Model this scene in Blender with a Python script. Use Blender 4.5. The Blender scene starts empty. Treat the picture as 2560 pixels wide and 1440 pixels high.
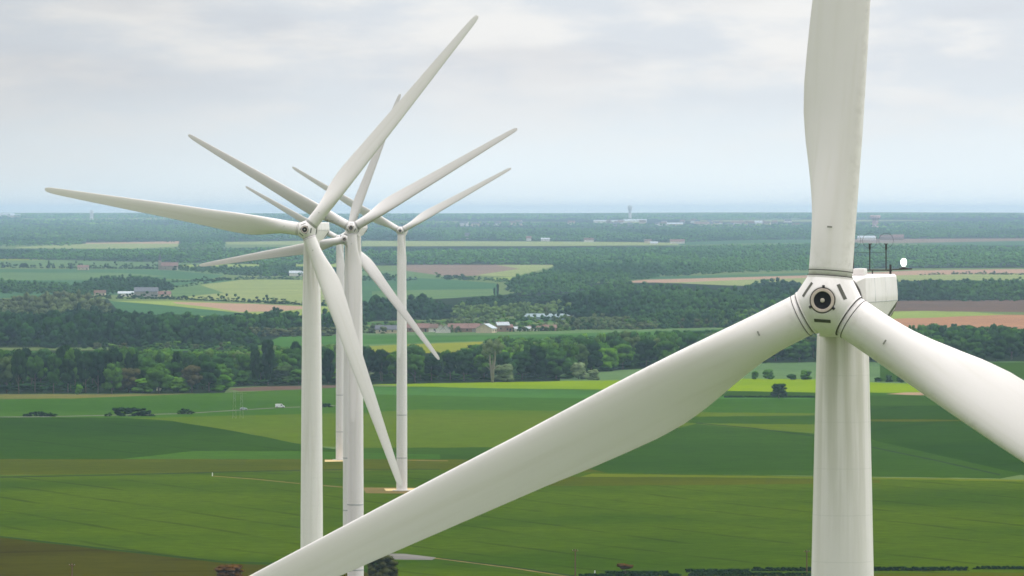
import bpy, bmesh, math, random
import numpy as np
from mathutils import Vector, Matrix, geometry, noise as mnoise

# ------------------------------------------------------------------ camera, world, sun, exposure
SC = bpy.context.scene
COL = SC.collection
W, H_, FPX = 2560, 1440, 14222.2
EYE = 88.0
PITCH = math.atan(188 / FPX)
R = math.radians
cam_data = bpy.data.cameras.new('camera')
cam_data.lens = 200.0; cam_data.sensor_width = 36.0
cam_data.clip_start = 1.0; cam_data.clip_end = 120000.0
cam = bpy.data.objects.new('camera', cam_data); COL.objects.link(cam)
cam.location = (0, 0, EYE); cam.rotation_euler = (R(90) - PITCH, 0, 0)
SC.camera = cam

SUN_EL, SUN_AZ = R(71), R(135)      # azimuth measured from +Y clockwise: behind the camera, to the left
world = bpy.data.worlds.new('World'); SC.world = world; world.use_nodes = True
nt = world.node_tree; nt.nodes.clear()
def nd(nt, typ, **kw):
    n = nt.nodes.new(typ)
    for k, v in kw.items():
        setattr(n, k, v)
    return n
def math_node(nt, op, a, b=None, c=None, clamp=False):
    n = nd(nt, 'ShaderNodeMath', operation=op, use_clamp=clamp)
    for i, v in enumerate((a, b, c)):
        if v is None: continue
        if isinstance(v, (int, float)): n.inputs[i].default_value = v
        else: nt.links.new(v, n.inputs[i])
    return n.outputs[0]
def mixc(nt, fac, a, b, mode='MIX'):
    n = nd(nt, 'ShaderNodeMix', data_type='RGBA', blend_type=mode)
    for sock, v in ((n.inputs[0], fac), (n.inputs[6], a), (n.inputs[7], b)):
        if isinstance(v, (int, float)): sock.default_value = v
        elif isinstance(v, (tuple, list)): sock.default_value = (*v[:3], 1)
        else: nt.links.new(v, sock)
    return n.outputs[2]
def maprange(nt, v, a, b, c=0.0, d=1.0, smooth=True):
    n = nd(nt, 'ShaderNodeMapRange', interpolation_type='SMOOTHSTEP' if smooth else 'LINEAR')
    nt.links.new(v, n.inputs[0])
    for i, x in enumerate((a, b, c, d)): n.inputs[i + 1].default_value = x
    return n.outputs[0]
def noise_tex(nt, vec, scale, detail=4, rough=0.5):
    n = nd(nt, 'ShaderNodeTexNoise'); nt.links.new(vec, n.inputs['Vector'])
    n.inputs['Scale'].default_value = scale; n.inputs['Detail'].default_value = detail
    n.inputs['Roughness'].default_value = rough
    return n.outputs['Fac']
tc = nd(nt, 'ShaderNodeTexCoord')
sep = nd(nt, 'ShaderNodeSeparateXYZ'); nt.links.new(tc.outputs['Generated'], sep.inputs[0])
mp = nd(nt, 'ShaderNodeMapping'); nt.links.new(tc.outputs['Generated'], mp.inputs[0])
mp.inputs['Scale'].default_value = (34, 34, 120); mp.inputs['Location'].default_value = (3.1, 0.4, 0.7)
n1 = noise_tex(nt, mp.outputs[0], 1.0, 6, 0.52)
mp2 = nd(nt, 'ShaderNodeMapping'); nt.links.new(tc.outputs['Generated'], mp2.inputs[0])
mp2.inputs['Scale'].default_value = (15, 15, 75); mp2.inputs['Location'].default_value = (9.3, 1.4, 2.2)
n2 = noise_tex(nt, mp2.outputs[0], 1.0, 5, 0.5)
elev = maprange(nt, sep.outputs[2], 0.000, 0.030)
base = mixc(nt, elev, (0.99, 1.08, 1.12), (0.78, 0.825, 0.885))
puff = maprange(nt, n1, 0.40, 0.66)
puff = math_node(nt, 'MULTIPLY', puff, maprange(nt, sep.outputs[2], 0.006, 0.030, 0.12, 0.85))
c1 = mixc(nt, puff, base, (1.0, 0.985, 0.965))
grey = maprange(nt, n2, 0.46, 0.68)
grey = math_node(nt, 'MULTIPLY', grey, maprange(nt, sep.outputs[2], 0.012, 0.035, 0.05, 0.55))
c2 = mixc(nt, grey, c1, (0.66, 0.68, 0.74))
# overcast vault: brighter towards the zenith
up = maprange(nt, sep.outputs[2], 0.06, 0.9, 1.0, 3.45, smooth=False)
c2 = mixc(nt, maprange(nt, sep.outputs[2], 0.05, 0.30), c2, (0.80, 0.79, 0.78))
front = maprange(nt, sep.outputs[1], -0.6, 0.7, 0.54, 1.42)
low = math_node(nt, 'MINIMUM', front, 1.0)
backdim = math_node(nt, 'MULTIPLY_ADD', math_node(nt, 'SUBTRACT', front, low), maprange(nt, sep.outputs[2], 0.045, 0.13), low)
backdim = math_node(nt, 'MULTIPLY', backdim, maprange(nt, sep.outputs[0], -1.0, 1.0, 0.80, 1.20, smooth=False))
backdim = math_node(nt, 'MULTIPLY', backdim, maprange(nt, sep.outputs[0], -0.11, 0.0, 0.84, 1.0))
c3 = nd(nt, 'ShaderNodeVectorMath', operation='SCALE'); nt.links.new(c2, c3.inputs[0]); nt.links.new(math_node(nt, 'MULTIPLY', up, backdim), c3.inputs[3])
sky = nd(nt, 'ShaderNodeTexSky', sky_type='NISHITA', sun_disc=False)
sky.sun_elevation = SUN_EL; sky.sun_rotation = SUN_AZ
bg1 = nd(nt, 'ShaderNodeBackground'); nt.links.new(sky.outputs[0], bg1.inputs[0]); bg1.inputs[1].default_value = 0.08
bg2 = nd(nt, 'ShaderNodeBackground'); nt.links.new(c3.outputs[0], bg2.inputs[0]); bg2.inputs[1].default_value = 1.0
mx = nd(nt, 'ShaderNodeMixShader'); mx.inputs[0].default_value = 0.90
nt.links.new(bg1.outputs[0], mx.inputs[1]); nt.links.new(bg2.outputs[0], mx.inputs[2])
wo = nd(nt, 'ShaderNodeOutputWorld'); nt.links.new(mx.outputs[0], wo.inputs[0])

sun_data = bpy.data.lights.new('sun', 'SUN'); sun_data.energy = 0.7; sun_data.angle = R(14); sun_data.color = (1.0, 0.95, 0.88)
sun = bpy.data.objects.new('sun', sun_data); COL.objects.link(sun)
sd = Vector((math.sin(SUN_AZ) * math.cos(SUN_EL), math.cos(SUN_AZ) * math.cos(SUN_EL), math.sin(SUN_EL)))
sun.rotation_euler = sd.to_track_quat('Z', 'Y').to_euler(); sun.location = (0, 0, 400)

SC.view_settings.view_transform = 'Standard'; SC.view_settings.look = 'None'
SC.view_settings.exposure = 0.0; SC.view_settings.gamma = 1.0
SC.render.engine = 'CYCLES'
SC.cycles.use_denoising = True
SC.cycles.max_bounces = 6; SC.cycles.diffuse_bounces = 3; SC.cycles.glossy_bounces = 2
SC.cycles.volume_bounces = 3; SC.cycles.transmission_bounces = 2; SC.cycles.transparent_max_bounces = 6
SC.cycles.use_adaptive_sampling = False
SC.cycles.pixel_filter_type = 'BLACKMAN_HARRIS'; SC.cycles.filter_width = 1.6

rnd = random.Random(7)
rng = np.random.default_rng(7)

# ------------------------------------------------------------------ terrain and pixel -> place helpers
PROF = [(-4000, 3.1), (0, 3.1), (500, 3.6), (830, 4.4), (1175, 3.9), (1466, 1.0), (1789, 0.6), (2085, -2.6), (2700, -3.2), (3400, -2.0), (6000, 0.0)]
def ground_z(x, y):
    d = y
    if d <= 6000:
        for (a, za), (b, zb) in zip(PROF, PROF[1:]):
            if d <= b:
                t = max(0, (d - a) / (b - a)); t = t * t * (3 - 2 * t)
                z = za + (zb - za) * t; break
    elif d < 30000:
        z = 80 * ((d - 6000) / 24000) ** 1.2
    else:
        z = 80 + 8 * math.sin(min(1, (d - 30000) / 3000) * math.pi / 2) - max(0, d - 33000) * 0.012
    if d > 2300:
        a = min(1, (d - 2300) / 2500)
        wl = 900 + d * 0.12
        amp = 0.9 * a + max(0, d - 9000) * 0.00020
        z += amp * mnoise.noise(Vector((x / wl, y / (wl * 1.3), 3.3)))
    if d > 22000:
        z += 9 * min(1, (d - 22000) / 8000) * mnoise.noise(Vector((x / 1500, y / 9000, 8.1)))
    return z
CP, SP = math.cos(PITCH), math.sin(PITCH)
def ray(u, v):
    cx, cy = (u - 1280) / FPX, (720 - v) / FPX
    # camera looks along +Y pitched down
    return Vector((cx, CP + cy * SP, -SP + cy * CP))
def at(u, v, d):
    r = ray(u, v); return Vector((r.x / r.y * d, d, EYE + r.z / r.y * d))
_cache = {}
def gnd(u, v, dz=0.0):
    key = (round(u, 1), round(v, 1))
    if key in _cache: p = _cache[key]
    else:
        r = ray(u, v); sx, sz = r.x / r.y, r.z / r.y
        lo = 60.0; hi = None; d = lo
        while d < 35500:
            nx = d * 1.06 + 5
            if EYE + sz * nx <= ground_z(sx * nx, nx): hi = nx; break
            d = nx
        if hi is None: p = Vector((sx * 32500, 32500, ground_z(sx * 32500, 32500)))
        else:
            lo = d
            for _ in range(22):
                m = (lo + hi) / 2
                if EYE + sz * m <= ground_z(sx * m, m): hi = m
                else: lo = m
            p = Vector((sx * hi, hi, ground_z(sx * hi, hi)))
        _cache[key] = p
    return Vector((p.x, p.y, p.z + dz))
def gxy(u, d):
    r = ray(u, 532); x = r.x / r.y * d
    return Vector((x, d, ground_z(x, d)))
def m_per_px(d): return d / FPX

# ------------------------------------------------------------------ materials
def s2l(c):
    return tuple((x / 255 / 12.92) if x / 255 <= 0.04045 else ((x / 255 + 0.055) / 1.055) ** 2.4 for x in c)
MATS = {}
def new_mat(name, rough=0.7, spec=0.3):
    m = bpy.data.materials.new(name); m.use_nodes = True
    b = m.node_tree.nodes['Principled BSDF']
    b.inputs['Roughness'].default_value = rough
    b.inputs['Specular IOR Level'].default_value = spec
    MATS[name] = m
    return m, m.node_tree, b
def noisy(name, col, var=0.15, scale=1.0, rough=0.7, spec=0.3, hue=None, coord='Object'):
    m, t, b = new_mat(name, rough, spec)
    tcn = nd(t, 'ShaderNodeTexCoord')
    f = noise_tex(t, tcn.outputs[coord], scale, 5, 0.6)
    hi = hue or tuple(min(1, c * (1 + var)) for c in col)
    lo = tuple(c * (1 - var) for c in col)
    c = mixc(t, maprange(t, f, 0.3, 0.7), lo, hi)
    t.links.new(c, b.inputs['Base Color'])
    return m
def field_mat(name, rgb, rgb2=None, rows=None, big=120.0, small=9.0, var=0.16):
    rgb = tuple(c * 0.92 for c in rgb); rgb2 = tuple(c * 0.92 for c in rgb2) if rgb2 else None
    """rgb: real colour of the crop; rgb2: colour of the patches; rows=(angle deg, spacing m, depth)"""
    col = s2l(rgb); col2 = s2l(rgb2) if rgb2 else tuple(c * (1 - var * 1.6) for c in col)
    m, t, b = new_mat(name, 1.0, 0.0)
    g = nd(t, 'ShaderNodeNewGeometry')
    f1 = noise_tex(t, g.outputs['Position'], 1 / big, 5, 0.55)
    f2 = noise_tex(t, g.outputs['Position'], 1 / small, 4, 0.65)
    c = mixc(t, maprange(t, f1, 0.36, 0.66), col, col2)
    k = maprange(t, f2, 0.25, 0.75, 1 - var, 1 + var, smooth=False)
    if rows:
        ang, sp, dep = rows
        mpn = nd(t, 'ShaderNodeMapping'); t.links.new(g.outputs['Position'], mpn.inputs[0])
        mpn.inputs['Rotation'].default_value = (0, 0, R(ang))
        w = nd(t, 'ShaderNodeSeparateXYZ'); t.links.new(mpn.outputs[0], w.inputs[0])
        wob = noise_tex(t, g.outputs['Position'], 1 / 160, 2, 0.5)
        xx = math_node(t, 'MULTIPLY_ADD', wob, 14.0, w.outputs[0])
        fr = math_node(t, 'FRACT', math_node(t, 'DIVIDE', xx, sp))
        line = math_node(t, 'LESS_THAN', math_node(t, 'ABSOLUTE', math_node(t, 'SUBTRACT', fr, 0.5)), 0.055)
        msk = maprange(t, noise_tex(t, g.outputs['Position'], 1 / 60, 3, 0.6), 0.36, 0.66)
        k = math_node(t, 'MULTIPLY', k, math_node(t, 'SUBTRACT', 1.0, math_node(t, 'MULTIPLY', math_node(t, 'MULTIPLY', line, msk), dep)))
    sc = nd(t, 'ShaderNodeVectorMath', operation='SCALE'); t.links.new(c, sc.inputs[0]); t.links.new(k, sc.inputs[3])
    t.links.new(sc.outputs[0], b.inputs['Base Color'])
    return m

def tag(o, label=None, cat=None, group=None, kind=None):
    if label: o['label'] = label
    if cat: o['category'] = cat
    if group: o['group'] = group
    if kind: o['kind'] = kind
    return o
def empty(name, loc, rz=0.0, **kw):
    o = bpy.data.objects.new(name, None); COL.objects.link(o)
    o.location = loc; o.rotation_euler = (0, 0, rz); o.empty_display_size = 0.5
    return tag(o, **kw)
def mesh_obj(name, me, parent=None, mat=None):
    o = bpy.data.objects.new(name, me); COL.objects.link(o)
    if mat is not None:
        if not me.materials: me.materials.append(mat)
    if parent is not None: o.parent = parent
    return o
def pydata(name, vs, fs, smooth=False):
    me = bpy.data.meshes.new(name); me.from_pydata([tuple(v) for v in vs], [], fs); me.update()
    if smooth: me.polygons.foreach_set('use_smooth', [True] * len(me.polygons))
    return me
def bm_mesh(name, bm, smooth=False, angle=None):
    bmesh.ops.recalc_face_normals(bm, faces=bm.faces)
    me = bpy.data.meshes.new(name); bm.to_mesh(me); bm.free()
    if smooth or angle is not None:
        me.polygons.foreach_set('use_smooth', [True] * len(me.polygons))
    if angle is not None: me.set_sharp_from_angle(angle=R(angle))
    return me
def box(bm, x0, x1, y0, y1, z0, z1, bevel=0.0):
    r = bmesh.ops.create_cube(bm, size=1)
    vs = r['verts']
    for v in vs:
        v.co = Vector(((x0 + x1) / 2 + v.co.x * (x1 - x0), (y0 + y1) / 2 + v.co.y * (y1 - y0), (z0 + z1) / 2 + v.co.z * (z1 - z0)))
    if bevel:
        es = list({e for v in vs for e in v.link_edges})
        bmesh.ops.bevel(bm, geom=es, offset=bevel, segments=2, affect='EDGES', profile=0.7)
    return vs
def tube(bm, pts, rad, n=10, closed=False, caps=True):
    """tube along pts; rad number or list"""
    pts = [Vector(p) for p in pts]; rings = []
    N = len(pts); rads = rad if isinstance(rad, (list, tuple)) else [rad] * N
    ref = Vector((0.13, 0.27, 1)).normalized()
    for i, p in enumerate(pts):
        if closed: d = (pts[(i + 1) % N] - pts[i - 1])
        else: d = pts[min(i + 1, N - 1)] - pts[max(i - 1, 0)]
        d.normalize()
        a = d.cross(ref if abs(d.dot(ref)) < 0.95 else Vector((1, 0, 0))).normalized(); b = d.cross(a)
        rings.append([bm.verts.new(p + (a * math.cos(t) + b * math.sin(t)) * rads[i]) for t in [2 * math.pi * k / n for k in range(n)]])
    for i in range(N if closed else N - 1):
        A, B = rings[i], rings[(i + 1) % N]
        for k in range(n):
            try: bm.faces.new((A[k], A[(k + 1) % n], B[(k + 1) % n], B[k]))
            except ValueError: pass
    if caps and not closed:
        bm.faces.new(rings[0]); bm.faces.new(rings[-1])
def lathe(bm, prof, n=48, axis='Z', cap=True):
    rings = []
    for r, h in prof:
        ring = []
        for k in range(n):
            t = 2 * math.pi * k / n
            if axis == 'Z': co = (r * math.cos(t), r * math.sin(t), h)
            else: co = (r * math.cos(t), h, r * math.sin(t))
            ring.append(bm.verts.new(co))
        rings.append(ring)
    for A, B in zip(rings, rings[1:]):
        for k in range(n): bm.faces.new((A[k], A[(k + 1) % n], B[(k + 1) % n], B[k]))
    if cap: bm.faces.new(rings[0]); bm.faces.new(rings[-1])

# ------------------------------------------------------------------ the ground and its fields
FM = {}
def fm(name, *a, **k): FM[name] = field_mat(name, *a, **k)
fm('pasture', (88, 110, 62), (98, 112, 66))
fm('plateau_green', (60, 92, 18), (50, 84, 14), big=200)
fm('dark_wheat', (42, 70, 0), (34, 62, 0), rows=(-24, 32, 0.25), big=260)
fm('olive_wheat', (74, 96, 8), (80, 98, 12), big=320)
fm('olive_strip', (74, 80, 0), (64, 74, 0), big=150)
fm('near_wheat', (68, 88, 0), (50, 74, 0), rows=(-22, 24, 0.38), big=150, small=5, var=0.22)
fm('ochre_crop', (62, 62, 0), (54, 52, 0), rows=(66, 50, 0.3), big=120)
fm('verge', (96, 106, 14), (84, 98, 10))
fm('deep_green', (40, 68, 0), (32, 60, 0), big=260, rows=(20, 70, 0.2))
fm('mid_green', (50, 78, 8), (40, 68, 4), big=220)
fm('rape', (116, 140, 0), (106, 132, 0), var=0.06)
fm('yellow_grass', (128, 132, 40), (116, 124, 36), var=0.1)
fm('bright_green', (64, 104, 40), (56, 94, 38))
fm('soft_green', (90, 116, 70), (80, 106, 66))
fm('teal_green', (64, 100, 62), (58, 92, 62))
fm('pale_green', (134, 142, 88), (122, 134, 82))
fm('lime_field', (132, 148, 72), (122, 138, 70))
fm('brown_soil', (128, 108, 94), (118, 102, 90))
fm('dark_soil', (100, 80, 68), (90, 76, 66))
fm('orange_soil', (160, 120, 90), (148, 110, 84))
fm('pink_soil', (162, 132, 112), (156, 130, 108))
fm('forest_floor', (26, 40, 20), (32, 44, 22))
fm('dirt', (122, 106, 66), (108, 98, 58), big=20)
fm('dry_grass', (104, 100, 50), (92, 96, 46), big=60)
fm('pale_gravel', (214, 190, 140), (200, 178, 130), big=12)
fm('asphalt', (120, 118, 112), (112, 110, 106), big=15)
fm('ditch', (40, 58, 32), (34, 50, 28), big=30)

LEFT, RIGHT = -900, 3500
P = []   # (object name, material, polygon in photo pixels), later ones lie on top of earlier ones
def fld(mat, pts, name='field'): P.append((name, mat, pts))
def strip(mat, pts, w0, w1=None, name='path'):
    w1 = w0 if w1 is None else w1; n = len(pts)
    up_ = [(u, v - (w0 + (w1 - w0) * i / (n - 1)) / 2) for i, (u, v) in enumerate(pts)]
    dn_ = [(u, v + (w0 + (w1 - w0) * i / (n - 1)) / 2) for i, (u, v) in enumerate(pts)]
    P.append((name, mat, up_ + dn_[::-1]))
# distance
fld('forest_floor', [(LEFT, 541), (RIGHT, 541), (RIGHT, 604), (LEFT, 612)], 'woodland_floor')
fld('soft_green', [(1540, 542), (2020, 544), (1980, 549), (1580, 547)])
fld('pale_green', [(40, 546), (420, 544), (700, 546), (380, 549), (100, 550)])
fld('pale_green', [(700, 556), (1100, 553), (1450, 555), (1200, 558), (760, 559)])
fld('pale_green', [(1700, 551), (2020, 549), (2400, 551), (2100, 554), (1760, 554)])
fld('lime_field', [(1496, 557), (1600, 553), (1604, 557), (1500, 560)])
fld('pink_soil', [(215, 607), (360, 605), (448, 603), (446, 610), (214, 611)])
fld('pale_green', [(40, 618), (220, 609), (445, 609), (446, 616), (330, 622), (40, 620)])
fld('pale_green', [(560, 605), (760, 602), (860, 604), (860, 612), (570, 611)])
fld('pale_green', [(905, 602), (1450, 604), (1700, 607), (1700, 612), (1400, 615), (1180, 618), (905, 616)])
fld('teal_green', [(1690, 606), (1870, 600), (2110, 598), (2120, 606), (1850, 609), (1700, 613)])
fld('brown_soil', [(2100, 598), (2560, 596), (RIGHT, 594), (RIGHT, 606), (2300, 607), (2100, 608)])
fld('teal_green', [(2240, 608), (2560, 602), (RIGHT, 600), (RIGHT, 616), (2560, 618), (2350, 613)])
# behind the left wood, in the distance
fld('forest_floor', [(LEFT, 622), (530, 622), (760, 616), (RIGHT, 612), (RIGHT, 664), (2130, 672), (1400, 664), (650, 664), (400, 655), (LEFT, 646)], 'woodland_floor')
fld('yellow_grass', [(LEFT, 646), (80, 648), (180, 654), (60, 658), (LEFT, 656)])
fld('soft_green', [(150, 650), (400, 656), (760, 662), (900, 664), (900, 690), (560, 688), (380, 670), (100, 666), (LEFT, 668), (LEFT, 656)])
fld('lime_field', [(390, 662), (560, 661), (900, 657), (900, 669), (640, 667), (440, 668)])
fld('brown_soil', [(1000, 662), (1280, 662), (1330, 668), (1270, 688), (1110, 690), (1010, 678)])
fld('pale_green', [(1240, 662), (1392, 662), (1370, 670), (1280, 692), (1190, 688), (1300, 672)])
fld('soft_green', [(900, 678), (1010, 676), (1110, 690), (1110, 698), (905, 690)])
fld('lime_field', [(1230, 694), (1290, 692), (1284, 702), (1240, 702)])
fld('teal_green', [(LEFT, 672), (200, 673), (400, 674), (560, 688), (520, 700), (300, 694), (LEFT, 692)])
fld('soft_green', [(LEFT, 678), (300, 682), (420, 690), (240, 702), (LEFT, 704)])
fld('teal_green', [(905, 690), (1110, 698), (1240, 708), (1250, 740), (1180, 760), (905, 765)])
fld('soft_green', [(930, 728), (1080, 724), (1230, 722), (1240, 742), (1100, 762), (930, 764)])
fld('teal_green', [(1620, 692), (2030, 682), (2030, 690), (1560, 700)])
fld('pink_soil', [(1530, 706), (1620, 699), (2000, 689), (2140, 682), (2300, 676), (RIGHT, 660), (RIGHT, 684), (2560, 683), (2300, 688), (1900, 699), (1700, 708)])
fld('pale_green', [(1640, 708), (1900, 698), (2200, 690), (2300, 687), (2560, 684), (RIGHT, 686), (RIGHT, 699), (2300, 704), (2030, 722), (1760, 724)])
fld('teal_green', [(2200, 706), (2330, 701), (RIGHT, 697), (RIGHT, 716), (2200, 716)])
fld('forest_floor', [(2200, 714), (RIGHT, 712), (RIGHT, 753), (2200, 756)], 'woodland_floor')
fld('teal_green', [(LEFT, 700), (420, 700), (620, 700), (620, 738), (LEFT, 738)])
fld('soft_green', [(380, 728), (500, 704), (560, 712), (600, 742), (330, 744)])
fld('pale_green', [(500, 712), (600, 700), (900, 700), (900, 764), (650, 757), (440, 744), (560, 732)])
fld('teal_green', [(LEFT, 733), (140, 733), (250, 744), (LEFT, 750)])
fld('teal_green', [(270, 752), (760, 764), (900, 770), (900, 800), (270, 806)])
fld('lime_field', [(280, 752), (420, 752), (650, 760), (900, 770), (900, 792), (640, 786), (500, 772), (380, 760)])
fld('pink_soil', [(430, 755), (640, 760), (800, 768), (700, 778), (600, 780), (540, 770), (440, 759)])
fld('lime_field', [(400, 790), (640, 790), (700, 800), (480, 804)])
fld('dark_soil', [(2140, 752), (2560, 750), (RIGHT, 748), (RIGHT, 788), (2400, 779), (2140, 781)])
fld('lime_field', [(2140, 781), (2300, 777), (2430, 780), (2530, 788), (2400, 792), (2140, 799)])
fld('orange_soil', [(2140, 799), (2300, 795), (2500, 787), (RIGHT, 786), (RIGHT, 834), (2140, 826)])
fld('forest_floor', [(905, 758), (1250, 738), (1480, 708), (1640, 706), (1990, 720), (2140, 716), (2140, 818), (1460, 822), (1300, 790), (905, 805)], 'woodland_floor')
fld('bright_green', [(905, 806), (1020, 804), (1300, 797), (1430, 797), (1440, 806), (1300, 806), (905, 812)])
fld('soft_green', [(905, 830), (1240, 832), (1450, 826), (1820, 818), (2200, 820), (2200, 850), (1400, 856), (905, 876)])
fld('bright_green', [(600, 838), (905, 838), (1240, 838), (1560, 830), (1820, 824), (1800, 832), (1260, 850), (905, 862), (640, 868)])
fld('yellow_grass', [(905, 866), (1100, 858), (1330, 850), (1310, 862), (1200, 872), (1140, 888), (905, 895)])
fld('forest_floor', [(LEFT, 742), (270, 748), (300, 782), (580, 802), (760, 800), (905, 800), (905, 832), (700, 842), (640, 868), (250, 868), (LEFT, 872)], 'woodland_floor')
fld('bright_green', [(260, 868), (520, 864), (905, 864), (905, 884), (560, 878), (340, 876)])
fld('forest_floor', [(LEFT, 876), (340, 876), (905, 880), (1130, 884), (1400, 858), (2200, 850), (2200, 908), (1480, 936), (1400, 956), (905, 962), (570, 968), (560, 984), (LEFT, 986)], 'woodland_floor')
fld('forest_floor', [(2140, 826), (RIGHT, 834), (RIGHT, 904), (2140, 908)], 'woodland_floor')
fld('soft_green', [(1400, 936), (1560, 925), (1820, 908), (2060, 906), (2300, 904), (RIGHT, 902), (RIGHT, 964), (1400, 958)])
fld('mid_green', [(2200, 908), (RIGHT, 902), (RIGHT, 966), (2200, 954)])
fld('dry_grass', [(LEFT, 984), (230, 986), (420, 984), (560, 984), (400, 992), (180, 997), (40, 1004), (LEFT, 1006)])
fld('dark_soil', [(570, 972), (660, 966), (905, 962), (905, 970), (600, 978)])
# the plateau
fld('plateau_green', [(LEFT, 1004), (180, 996), (560, 982), (905, 966), (1400, 968), (RIGHT, 986), (RIGHT, 1060), (LEFT, 1062)])
fld('bright_green', [(905, 968), (1240, 970), (2000, 992), (2040, 998), (1400, 996), (905, 985)])
fld('rape', [(930, 961), (1100, 958), (1500, 951), (1900, 947), (2040, 948), (2200, 957), (2420, 962), (RIGHT, 970), (RIGHT, 990), (2300, 982), (2040, 981), (1850, 978), (1600, 974), (1240, 971), (1000, 965)])
fld('mid_green', [(1600, 974), (1850, 978), (2040, 982), (2040, 994), (1700, 988)])
fld('pink_soil', [(2215, 985), (2260, 981), (2500, 980), (2540, 986), (2300, 988)])
fld('olive_wheat', [(300, 1046), (905, 1032), (1240, 1012), (1700, 1012), (2100, 1030), (2100, 1130), (1200, 1125), (905, 1122), (760, 1112), (600, 1080), (420, 1052)])
fld('plateau_green', [(905, 1000), (1240, 996), (1700, 1000), (2100, 1010), (2100, 1034), (1700, 1030), (1240, 1026), (905, 1022)])
fld('mid_green', [(1500, 1044), (2100, 1038), (2100, 1062), (1740, 1058)])
fld('mid_green', [(905, 1120), (1240, 1118), (1500, 1112), (1760, 1118), (2100, 1130), (2100, 1190), (1500, 1180), (1150, 1162), (905, 1150)])
fld('deep_green', [(2060, 1000), (RIGHT, 990), (RIGHT, 1190), (2560, 1188), (2380, 1150), (2180, 1100), (2060, 1080)])
fld('mid_green', [(2060, 988), (RIGHT, 990), (RIGHT, 1010), (2560, 1014), (2060, 1014)])
fld('olive_strip', [(2060, 1048), (2300, 1048), (2500, 1052), (2300, 1054), (2060, 1053)])
fld('mid_green', [(1740, 1060), (2035, 1084), (2180, 1100), (2400, 1150), (2560, 1186), (2500, 1196), (2180, 1192), (1500, 1182), (1500, 1130), (1640, 1082)])
fld('dark_wheat', [(LEFT, 1040), (300, 1044), (430, 1052), (600, 1080), (760, 1112), (905, 1132), (980, 1148), (LEFT, 1150)])
fld('plateau_green', [(480, 1128), (760, 1128), (1100, 1136), (1100, 1148), (300, 1148)])
fld('olive_strip', [(LEFT, 1149), (300, 1148), (1150, 1148), (1420, 1162), (1520, 1182), (1100, 1174), (600, 1180), (LEFT, 1200)])
fld('near_wheat', [(LEFT, 1200), (600, 1180), (1100, 1174), (1500, 1181), (2560, 1200), (RIGHT, 1215), (RIGHT, 1470), (LEFT, 1470)])
fld('verge', [(1480, 1184), (1760, 1188), (2200, 1194), (RIGHT, 1213), (RIGHT, 1218), (2200, 1198), (1760, 1193), (1450, 1192)])
fld('olive_strip', [(1420, 1192), (1800, 1194), (2200, 1200), (2200, 1207), (1800, 1212), (1300, 1216)])
fld('deep_green', [(LEFT, 1480), (LEFT, 1330), (0, 1342), (260, 1372), (560, 1404), (900, 1412), (1110, 1396), (1440, 1440), (1640, 1462), (RIGHT, 1462), (RIGHT, 1480)])
fld('ochre_crop', [(LEFT, 1800), (LEFT, 1332), (0, 1344), (260, 1374), (560, 1408), (900, 1422), (1000, 1480), (1000, 1800)])
fld('near_wheat', [(900, 1412), (1100, 1400), (1280, 1422), (1440, 1444), (1640, 1462), (1640, 1800), (1000, 1800), (1000, 1470)])
fld('olive_strip', [(1440, 1441), (2030, 1434), (RIGHT, 1426), (RIGHT, 1800), (1640, 1800)])
strip('ditch', [(0, 1341), (260, 1371), (560, 1405), (900, 1414)], 2.2, name='ditch')
strip('ditch', [(0, 1193), (300, 1187), (600, 1179), (905, 1173), (1100, 1173)], 2.4, 1.4, name='ditch')
strip('ditch', [(1740, 1058), (1880, 1070), (2035, 1090), (2180, 1118), (2340, 1151), (2500, 1187)], 1.6, 3.2, name='ditch')
strip('dirt', [(530, 1190), (640, 1198), (760, 1210), (860, 1218), (1000, 1226)], 1.2, 2.6)
strip('dirt', [(905, 1384), (1000, 1388), (1100, 1397), (1280, 1420), (1440, 1444)], 1.6, 2.4)
strip('ditch', [(1100, 1395), (1280, 1417), (1440, 1440)], 1.8, 2.6, name='ditch')
fld('asphalt', [(915, 1384), (1010, 1384), (1090, 1394), (1080, 1400), (915, 1397)], 'track')
strip('asphalt', [(LEFT, 1046), (100, 1042), (455, 1034), (600, 1025), (700, 1019), (820, 1015), (905, 1010)], 1.2, name='road')
fld('dirt', [(905, 1219), (1040, 1219), (1080, 1228), (1030, 1234), (915, 1233)], 'track')
fld('pale_gravel', [(960, 1221), (1048, 1221), (1052, 1226), (965, 1227)], 'gravel_pad')
fld('pale_gravel', [(812, 1149), (868, 1149), (870, 1153), (812, 1154)], 'gravel_pad')
strip('dirt', [(980, 1150), (1120, 1152)], 1.6)

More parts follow.
